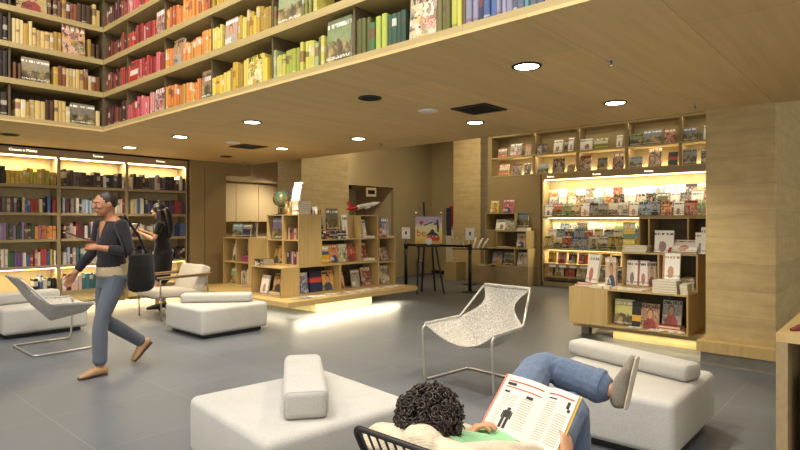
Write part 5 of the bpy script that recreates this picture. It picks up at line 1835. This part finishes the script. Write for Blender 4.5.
loft(bm, [P_(.01, 0, .50), P_(.0, 0, .70), P_(-.02, 0, .92), P_(.01, 0, 1.10), P_(.015, 0, 1.25), P_(.0, 0, 1.36), P_(-.003, 0, 1.425)], [(.165, .125), (.18, .145), (.185, .148), (.142, .106), (.156, .12), (.165, .105), (.105, .078)], 20, ref=rt)
limb(bm, shR, shR.lerp(elR, .4), shR.lerp(elR, .62), (.058, .055, .052, .052, .05), f)
limb(bm, shL, shL.lerp(elL, .4), shL.lerp(elL, .62), (.058, .055, .052, .052, .05), f)
baked('dress', body_local(bm), dress, root, .007, 2)
for ank, td in ((aR, f), (aL, f)):
    bm = BM(); shoe(bm, ank + up * -.01, td, up, .24, .04)
    loft(bm, [ank - f * .03 - up * .06, ank - f * .035 - up * .113], [.022, .014], 8)
    baked('shoe', body_local(bm), MAT['black'], root, .005, 1)
wc = P_(.415, -.01, 1.31)
t = thing('open_book', 'open white book held up by the woman in the black dress', 'book', wc, math.atan2(rt.y, rt.x))
for s in (-1, 1):
    bm = BM(); box(bm, 0, .13, -.006, .006, -.1, .1)
    o = obj('page_block', bm, MAT['pages'], t); o.rotation_euler = (-.55, 0, 0.35 if s > 0 else PI - .35)
    bm = BM(); box(bm, -.002, .134, .0065, .009, -.103, .103) if s > 0 else box(bm, -.002, .134, -.009, -.0065, -.103, .103)
    o = obj('cover', bm, plain('pale blue board', '#8a94a8', .5), t); o.rotation_euler = (-.55, 0, 0.35 if s > 0 else PI - .35)

# ---- reclining reader in the foreground ------------------------------------------------
skin = skin_mat('seated reader skin', '#c08f6e')
base = V((1.95, 1.20, 0))
root = thing('person', 'curly-haired person seen from behind, reclining with an open book and one foot raised', 'person', base)
fx = V((1, 0, 0))
shL, shR = V((1.47, 1.41, .635)), V((1.50, 1.00, .63))
hipL, hipR = V((2.16, 1.34, .47)), V((2.14, 1.13, .45))
kL, aL = V((2.76, 1.46, .655)), V((2.79, 1.085, .585))
kR, aR = V((2.62, 1.21, .535)), V((2.70, 1.23, .10))
elL, wrL = V((1.70, 1.47, .43)), V((1.83, 1.31, .535))
elR, wrR = V((1.80, .86, .44)), V((2.00, .955, .52))
H = V((1.60, 1.285, .675))
hf = V((.80, -.12, -.42)); hup = V((.42, 0, .85))
side_ = V((0, 1, 0))
bm = BM()
sp = [V((2.19, 1.235, .44)), V((2.05, 1.235, .455)), V((1.85, 1.22, .485)), V((1.66, 1.21, .54)), V((1.53, 1.205, .59)), V((1.47, 1.21, .635))]
loft(bm, sp, [(.14, .10), (.17, .115), (.145, .10), (.165, .11), (.18, .10), (.11, .075)], 18, ref=side_)
loft(bm, [V((1.48, 1.215, .63)), V((1.525, 1.245, .652)), V((1.57, 1.27, .665))], [.058, .052, .05], 14, ref=side_)
hfv, hu, hs = head(bm, H, hf, hup)
limb(bm, shL, elL, wrL, (.055, .05, .04, .04, .028), up)
limb(bm, shR, elR, wrR, (.055, .05, .04, .04, .028), up)
limb(bm, hipL, kL, aL, (.09, .082, .06, .058, .04), side_)
limb(bm, hipR, kR, aR, (.09, .082, .06, .058, .04), side_)
hand(bm, wrL, V((.06, -.05, .085)), V((.45, -.75, -.05)), V((.75, .0, .55)), .75, 1.15, .3)
hand(bm, wrR, V((.06, .02, .07)), V((.3, .8, .1)), V((.6, 0, .6)), .7, 1.0, .3)
o = baked('body', body_local(bm), [skin, EYE, IRIS, LIP], root, .006, 2)
face_bits(o, H - base, hfv, hu, hs)
# curls
bm = BM()
ellipsoid(bm, H - base - hfv * .018 + hu * .022, hs * .098, hfv * .098, hu * .108, 4)
HC_ = H - base - hfv * .016 + hu * .022
n_c = 0
while n_c < 640:
    v = V((R.gauss(0, 1), R.gauss(0, 1), R.gauss(0, 1))).normalized()
    fa, ua = v.dot(hfv), v.dot(hu)
    if (fa > .55 and ua < .45) or ua < -.75:
        continue
    n_c += 1
    c = HC_ + hs * v.dot(hs) * .110 + hfv * fa * .108 + hu * ua * .114 + v * R.uniform(-.008, .012)
    a1, b1 = frame_for((v + V((R.gauss(0, .5), R.gauss(0, .5), R.gauss(0, .5)))).normalized(), V((R.gauss(0, 1), R.gauss(0, 1), R.gauss(0, 1))))
    r0, turns, h0 = R.uniform(.010, .0175), R.uniform(1.1, 1.9), R.uniform(.012, .03)
    ax_ = a1.cross(b1)
    m = 13
    tube(bm, [c + (a1 * math.cos(2 * PI * turns * i / m) + b1 * math.sin(2 * PI * turns * i / m)) * r0 * (1 - .25 * i / m) + ax_ * h0 * (i / m - .5) for i in range(m + 1)], R.uniform(.0024, .0040), 5)
obj('hair', bm, plain('dark curly hair', '#2a1d14', .38, var=.25, scale=70), root, smooth=True)
# clothes: green shirt, beige cardigan open in front, jeans
green = fabric('light green jersey', '#93c795', '#7bb07f', 300)
bm = BM()
loft(bm, [V((2.13, 1.235, .455)), V((2.0, 1.23, .465)), V((1.85, 1.22, .49)), V((1.68, 1.21, .545)), V((1.54, 1.205, .60))], [(.175, .115), (.165, .112), (.155, .105), (.17, .108), (.15, .09)], 20, ref=side_)
baked('shirt', body_local(bm), green, root, .007, 2)
beige = fabric('cream knit', '#cfc3ac', '#b7aa92', 150, .6)
bm = BM()
dn = V((-.30, 0, -.62)).normalized() * .035
for s_, sh, el, wr in ((1, shL, elL, wrL), (-1, shR, elR, wrR)):
    y = s_
    limb(bm, sh + V((-.01, 0, .0)), el, el.lerp(wr, .66), (.070, .066, .058, .055, .046), up)
    loft(bm, [V((1.50, 1.21 + y * .02, .63)), V((1.50, 1.21 + y * .12, .63)), V((1.49, 1.21 + y * .2, .625))], [.068, .07, .066], 14, ref=fx)
    loft(bm, [V((1.53, 1.21 + y * .13, .64)), V((1.70, 1.215 + y * .15, .595)), V((1.9, 1.22 + y * .17, .53)), V((2.02, 1.225 + y * .18, .49))], [(.055, .05), (.05, .06), (.045, .06), (.04, .055)], 12, ref=side_)
loft(bm, [V((1.455, 1.215, .635)), V((1.49, 1.23, .652)), V((1.52, 1.245, .665))], [.092, .084, .072], 16, ref=side_)
loft(bm, [p + dn for p in (V((1.47, 1.21, .62)), V((1.6, 1.21, .565)), V((1.8, 1.215, .49)), V((2.0, 1.225, .43)))], [(.19, .08), (.19, .095), (.175, .09), (.18, .085)], 18, ref=side_)
for v in bm.verts:
    v.co += V((R.uniform(-1, 1), R.uniform(-1, 1), R.uniform(-1, 1))) * .004
baked('cardigan', body_local(bm), beige, root, .007, 2)
jean = fabric('blue denim', '#66748c', '#46546c', 480)
bm = BM()
loft(bm, [V((2.02, 1.235, .455)), V((2.12, 1.235, .45)), V((2.24, 1.235, .44))], [(.175, .12), (.18, .125), (.15, .105)], 18, ref=side_)
limb(bm, hipL, kL, aL.lerp(kL, .13), (.108, .102, .088, .084, .083), side_)
limb(bm, hipR, kR, aR.lerp(kR, .10), (.105, .098, .082, .078, .076), side_)
o = baked('jeans', body_local(bm), jean, root, .007, 2)
# foldy denim
m = bpy.data.textures.new('denim_folds', 'CLOUDS'); m.noise_scale = .09
dm = o.modifiers.new('folds', 'DISPLACE'); dm.texture = m; dm.strength = .016; dm.mid_level = .5; dm.texture_coords = 'LOCAL'
for ank, kn in ((aL, kL), (aR, kR)):
    bm = BM()
    e = ank.lerp(kn, .12 if ank is aL else .05); d = (kn - ank).normalized()
    loft(bm, [e, e + d * .02, e + d * .045], [(.086, .086), (.089, .089), (.086, .086)], 16, ref=V((1, 0, .2)), cap=.1)
    baked('cuff', body_local(bm), jean, root, .006, 1)
taupe = fabric('taupe canvas', '#8b8377', '#746c61', 300); solem = plain('pale rubber sole', '#c9bda8', .6)
shin = (aL - kL).normalized()
for ank, td, ud in ((aL + shin * .0, V((.10, -.18, 1)), -shin), (aR + up * -.012, V((1, .05, 0)), up)):
    bm = BM(); shoe(bm, ank, td, ud, .275, .048)
    sh_ = baked('shoe', body_local(bm), taupe, root, .005, 2)
    bm = BM(); sole(bm, ank, td, ud, .28, .05)
    baked('sole', body_local(bm), solem, sh_, .005, 1)
# glasses
bm = BM()
for q in (-1, 1):
    tube(bm, [H - base + hs * q * .083 - hfv * .01 + hu * .008, H - base + hs * q * .083 + hfv * .10 + hu * .012], .0018, 6)
    c = H - base + hfv * .112 + hs * q * .034 + hu * .006
    tube(bm, [c + hs * .026 * math.cos(a) + hu * .02 * math.sin(a) for a in [i * 2 * PI / 18 for i in range(19)]], .0016, 6)
tube(bm, [H - base + hfv * .114 - hs * .009 + hu * .01, H - base + hfv * .117 + hu * .013, H - base + hfv * .114 + hs * .009 + hu * .01], .0016, 6)
obj('glasses', bm, MAT['chrome'], root, smooth=True)
bm = BM()
wd = (wrL - elL).normalized(); a1, b1 = frame_for(wd, up)
tube(bm, [wrL - wd * .012 - base + (a1 * math.cos(t_) + b1 * math.sin(t_)) * .033 for t_ in [i * 2 * PI / 22 for i in range(23)]], .005, 8)
obj('bracelet', bm, MAT['chrome'], root, smooth=True)

# the open book he holds
sb, st = V((1.965, 1.107, .555)), V((2.175, 1.107, .722))
upb = (st - sb).normalized()
t = thing('open_book', 'open illustrated book with orange cover, held by the reclining reader', 'book', sb)
redm = plain('red rule', '#a8323a', .6); ink = plain('black ink', '#1d1b1a', .7); grey = plain('grey print', '#9d9890', .8)
orange = plain('orange cover board', '#d9562c', .4); yellowc = plain('yellow cover board', '#dcb02a', .4)
Hh = .275
def page(name, wv, W_, bend, cover, side_):
    """one half of the spread: a bowed page block with a cover board under it"""
    wv = wv.normalized(); nn = wv.cross(upb) if side_ < 0 else upb.cross(wv)
    nn = nn.normalized()
    if nn.z < 0: nn = -nn
    def S(x, y, off=0.0):
        k = x / W_
        return wv * x + nn * (bend * math.sin(PI * min(1, k * 1.15) ** .8 * .9) + off) + upb * y
    bm = BM()
    N = 10
    top = [[bm.verts.new(S(W_ * i / N, y, .002)) for y in (0, Hh)] for i in range(N + 1)]
    bot = [[bm.verts.new(S(W_ * i / N, y, -.010)) for y in (0, Hh)] for i in range(N + 1)]
    for i in range(N):
        bm.faces.new((top[i][0], top[i][1], top[i + 1][1], top[i + 1][0]))
        bm.faces.new((bot[i][0], bot[i + 1][0], bot[i + 1][1], bot[i][1]))
        for e in (0, 1):
            bm.faces.new((top[i][e], top[i + 1][e], bot[i + 1][e], bot[i][e]))
    for i in (0, N):
        bm.faces.new((top[i][0], top[i][1], bot[i][1], bot[i][0]))
    obj('page_block', bm, plain('book page', '#cdc7ba', .75, var=.015), t)
    bm = BM()
    a = [[bm.verts.new(S(W_ * (1.085 if side_ < 0 else 1.05) * i / N, y, o_) ) for y in (-.006, Hh + .006)] for o_ in (-.0105, -.0135) for i in range(N + 1)]
    A, Bb = a[:N + 1], a[N + 1:]
    for i in range(N):
        bm.faces.new((A[i][0], A[i][1], A[i + 1][1], A[i + 1][0])); bm.faces.new((Bb[i][0], Bb[i + 1][0], Bb[i + 1][1], Bb[i][1]))
        for e in (0, 1):
            bm.faces.new((A[i][e], A[i + 1][e], Bb[i + 1][e], Bb[i][e]))
    for i in (0, N):
        bm.faces.new((A[i][0], A[i][1], Bb[i][1], Bb[i][0]))
    obj('cover', bm, cover, t)
    def strip(bm, x0, x1, y0, y1, o_=.0032):
        n = max(2, int(abs(x1 - x0) / .02) + 1)
        v = [[bm.verts.new(S(x0 + (x1 - x0) * i / n, y, o_)) for y in (y0, y1)] for i in range(n + 1)]
        for i in range(n):
            bm.faces.new((v[i][0], v[i][1], v[i + 1][1], v[i + 1][0]))
    return S, strip
wl = V((0, .197, .022)); wr_ = V((.0, -.13, -.012))
S1, strip1 = page('left', wl, .195, .010, orange, -1)
for q_ in ((.012, .18, .243, .249), (.012, .18, .212, .217)):
    bm = BM(); strip1(bm, *q_); obj('red_rule', bm, redm, t)
for q_ in ((.135, .178, .224, .238), (.15, .175, .186, .196), (.04, .07, .182, .196)):
    bm = BM(); strip1(bm, *q_); obj('printed_heading', bm, ink, t)
bm = BM()
for i in range(14):
    y = .175 - i * .0115
    strip1(bm, .03, .085, y - .0, y + .003) if i < 13 else None
    if i < 5:
        strip1(bm, .105, .17, y, y + .003)
    else:
        strip1(bm, .15, .175, y, y + .003)
obj('printed_text', bm, grey, t)
bm = BM()   # small standing figure
for (x0, x1, y0, y1) in ((.108, .124, .105, .118), (.1, .132, .07, .104), (.1, .113, .02, .0695), (.119, .132, .02, .0695), (.093, .099, .066, .1), (.133, .139, .066, .1)):
    strip1(bm, x0, x1, y0, y1)
obj('printed_figure', bm, ink, t)
S2, strip2 = page('right', wr_, .130, .012, yellowc, 1)
bm = BM(); strip2(bm, .012, .12, .243, .249); obj('red_rule', bm, redm, t)
bm = BM()
for i in range(18):
    y = .205 - i * .0105
    strip2(bm, .015, .06, y, y + .003); strip2(bm, .07, .118, y, y + .003) if i > 3 else None
obj('printed_text', bm, grey, t)
for q_ in ((.1, .112, .2, .232), (.108, .12, .185, .1995), (.02, .055, .222, .228)):
    bm = BM(); strip2(bm, *q_); obj('printed_heading', bm, ink, t)

# wire lounge chair under him
t = thing('wire_chair', 'black wire lounge chair under the curly-haired reader', 'chair', (1.40, 1.085, 0), 0)
bm = BM()
for s_ in (-1, 1):
    pass
fr_ = fillet([V((.85, -.34, .34)), V((.14, -.34, .34)), V((-.045, -.34, .71)), V((-.045, .34, .71)), V((.14, .34, .34)), V((.85, .34, .34))], .04)
fr_.append(V((.85, -.34, .34)))
tube(bm, fr_, .011, 8)
obj('frame', bm, MAT['black'], t, smooth=True)
for i in range(17):
    y = -.32 + i * .04
    bm = BM(); tube(bm, fillet([V((-.043, y, .71)), V((.14, y, .335)), V((.85, y, .335))], .05), .0042, 6)
    obj('wire', bm, MAT['black'], t, smooth=True)
for x in (.14, .8):
    for y in (-.33, .33):
        bm = BM(); tube(bm, [(x, y, .335), (x + (-.05 if x < .5 else .05), y * 1.08, .006)], .011, 8)
        obj('leg', bm, MAT['black'], t)
# ------------------------------------------------------------------ light, world, camera
for x, y, nth in ((-1.2, -1.0, 'outermost round lamp of the atrium roof, far from both shelf runs'), (-1.2, 2.6, 'round atrium roof lamp facing the middle of the coloured shelf run'), (-1.2, 6.2, 'round atrium roof lamp before the cream book bay'), (1.4, .6, 'round atrium roof lamp next to the blue and purple books'), (1.2, 4.0, 'round atrium roof lamp next to the yellow books')):
    t = thing('atrium_lamp', nth, 'lamp', (x, y, 6.38), 0, 'atrium lamps')
    obj('lamp_body', lathe(BM(), [(.3, 0), (.3, .019)], 28), MAT['lamp'], t)
    l = area('atrium_light', (x, y, 6.36), (0, 0, 0), .9, .9, 92, (1, .97, .92))
# unseen hall spots on pillars and back walls, several added only to brighten
for x, y, ax_, az, e in ((9.0, 6.9, (8.0, 9.2, 1.6), 0, 90), (8.6, 7.4, (9.6, 9.8, 3.0), 0, 60), (9.4, 7.2, (11.6, 8.1, 1.6), 0, 60), (8.4, 3.4, (7.0, 2.4, .6), 0, 60), (9.2, 9.0, (7.0, 11.2, 1.6), 0, 60), (7.3, 4.6, (6.6, 6.9, .8), 0, 50), (7.6, 5.2, (11.6, 5.4, 2.7), 0, 32), (7.6, 3.4, (11.6, 3.6, 2.7), 0, 26), (9.6, 8.2, (11.5, 6.8, 1.2), 0, 45)):
    d = V(ax_) - V((x, y, 4.5))
    spot('unseen_hall_spot', (x, y, 4.5), e * 1.8, (1, .86, .6), 1.5, .9, .08, d.to_track_quat('-Z', 'Y').to_euler())
w = bpy.data.worlds.new('World')
SC.world = w
w.use_nodes = True
bg = w.node_tree.nodes['Background']
bg.inputs[0].default_value = (1, .93, .82, 1)
bg.inputs[1].default_value = .8
cam = bpy.data.cameras.new('Camera')
cam.sensor_width = 36
cam.lens = 565 * 36 / 800
cam.shift_y = -3 / 800
cam.clip_start = .05
co = bpy.data.objects.new('Camera', cam)
link(co)
co.location = (0, 0, 1.42)
a = math.atan2(505, 565)
co.rotation_euler = (PI / 2, 0, -PI / 2 + a)
SC.camera = co
SC.view_settings.view_transform = 'Standard'
SC.view_settings.look = 'None'
SC.view_settings.gamma = 1
SC.view_settings.exposure = 0.68
SC.cycles.use_denoising = True
SC.cycles.max_bounces = 6
SC.cycles.diffuse_bounces = 4
SC.cycles.transparent_max_bounces = 8
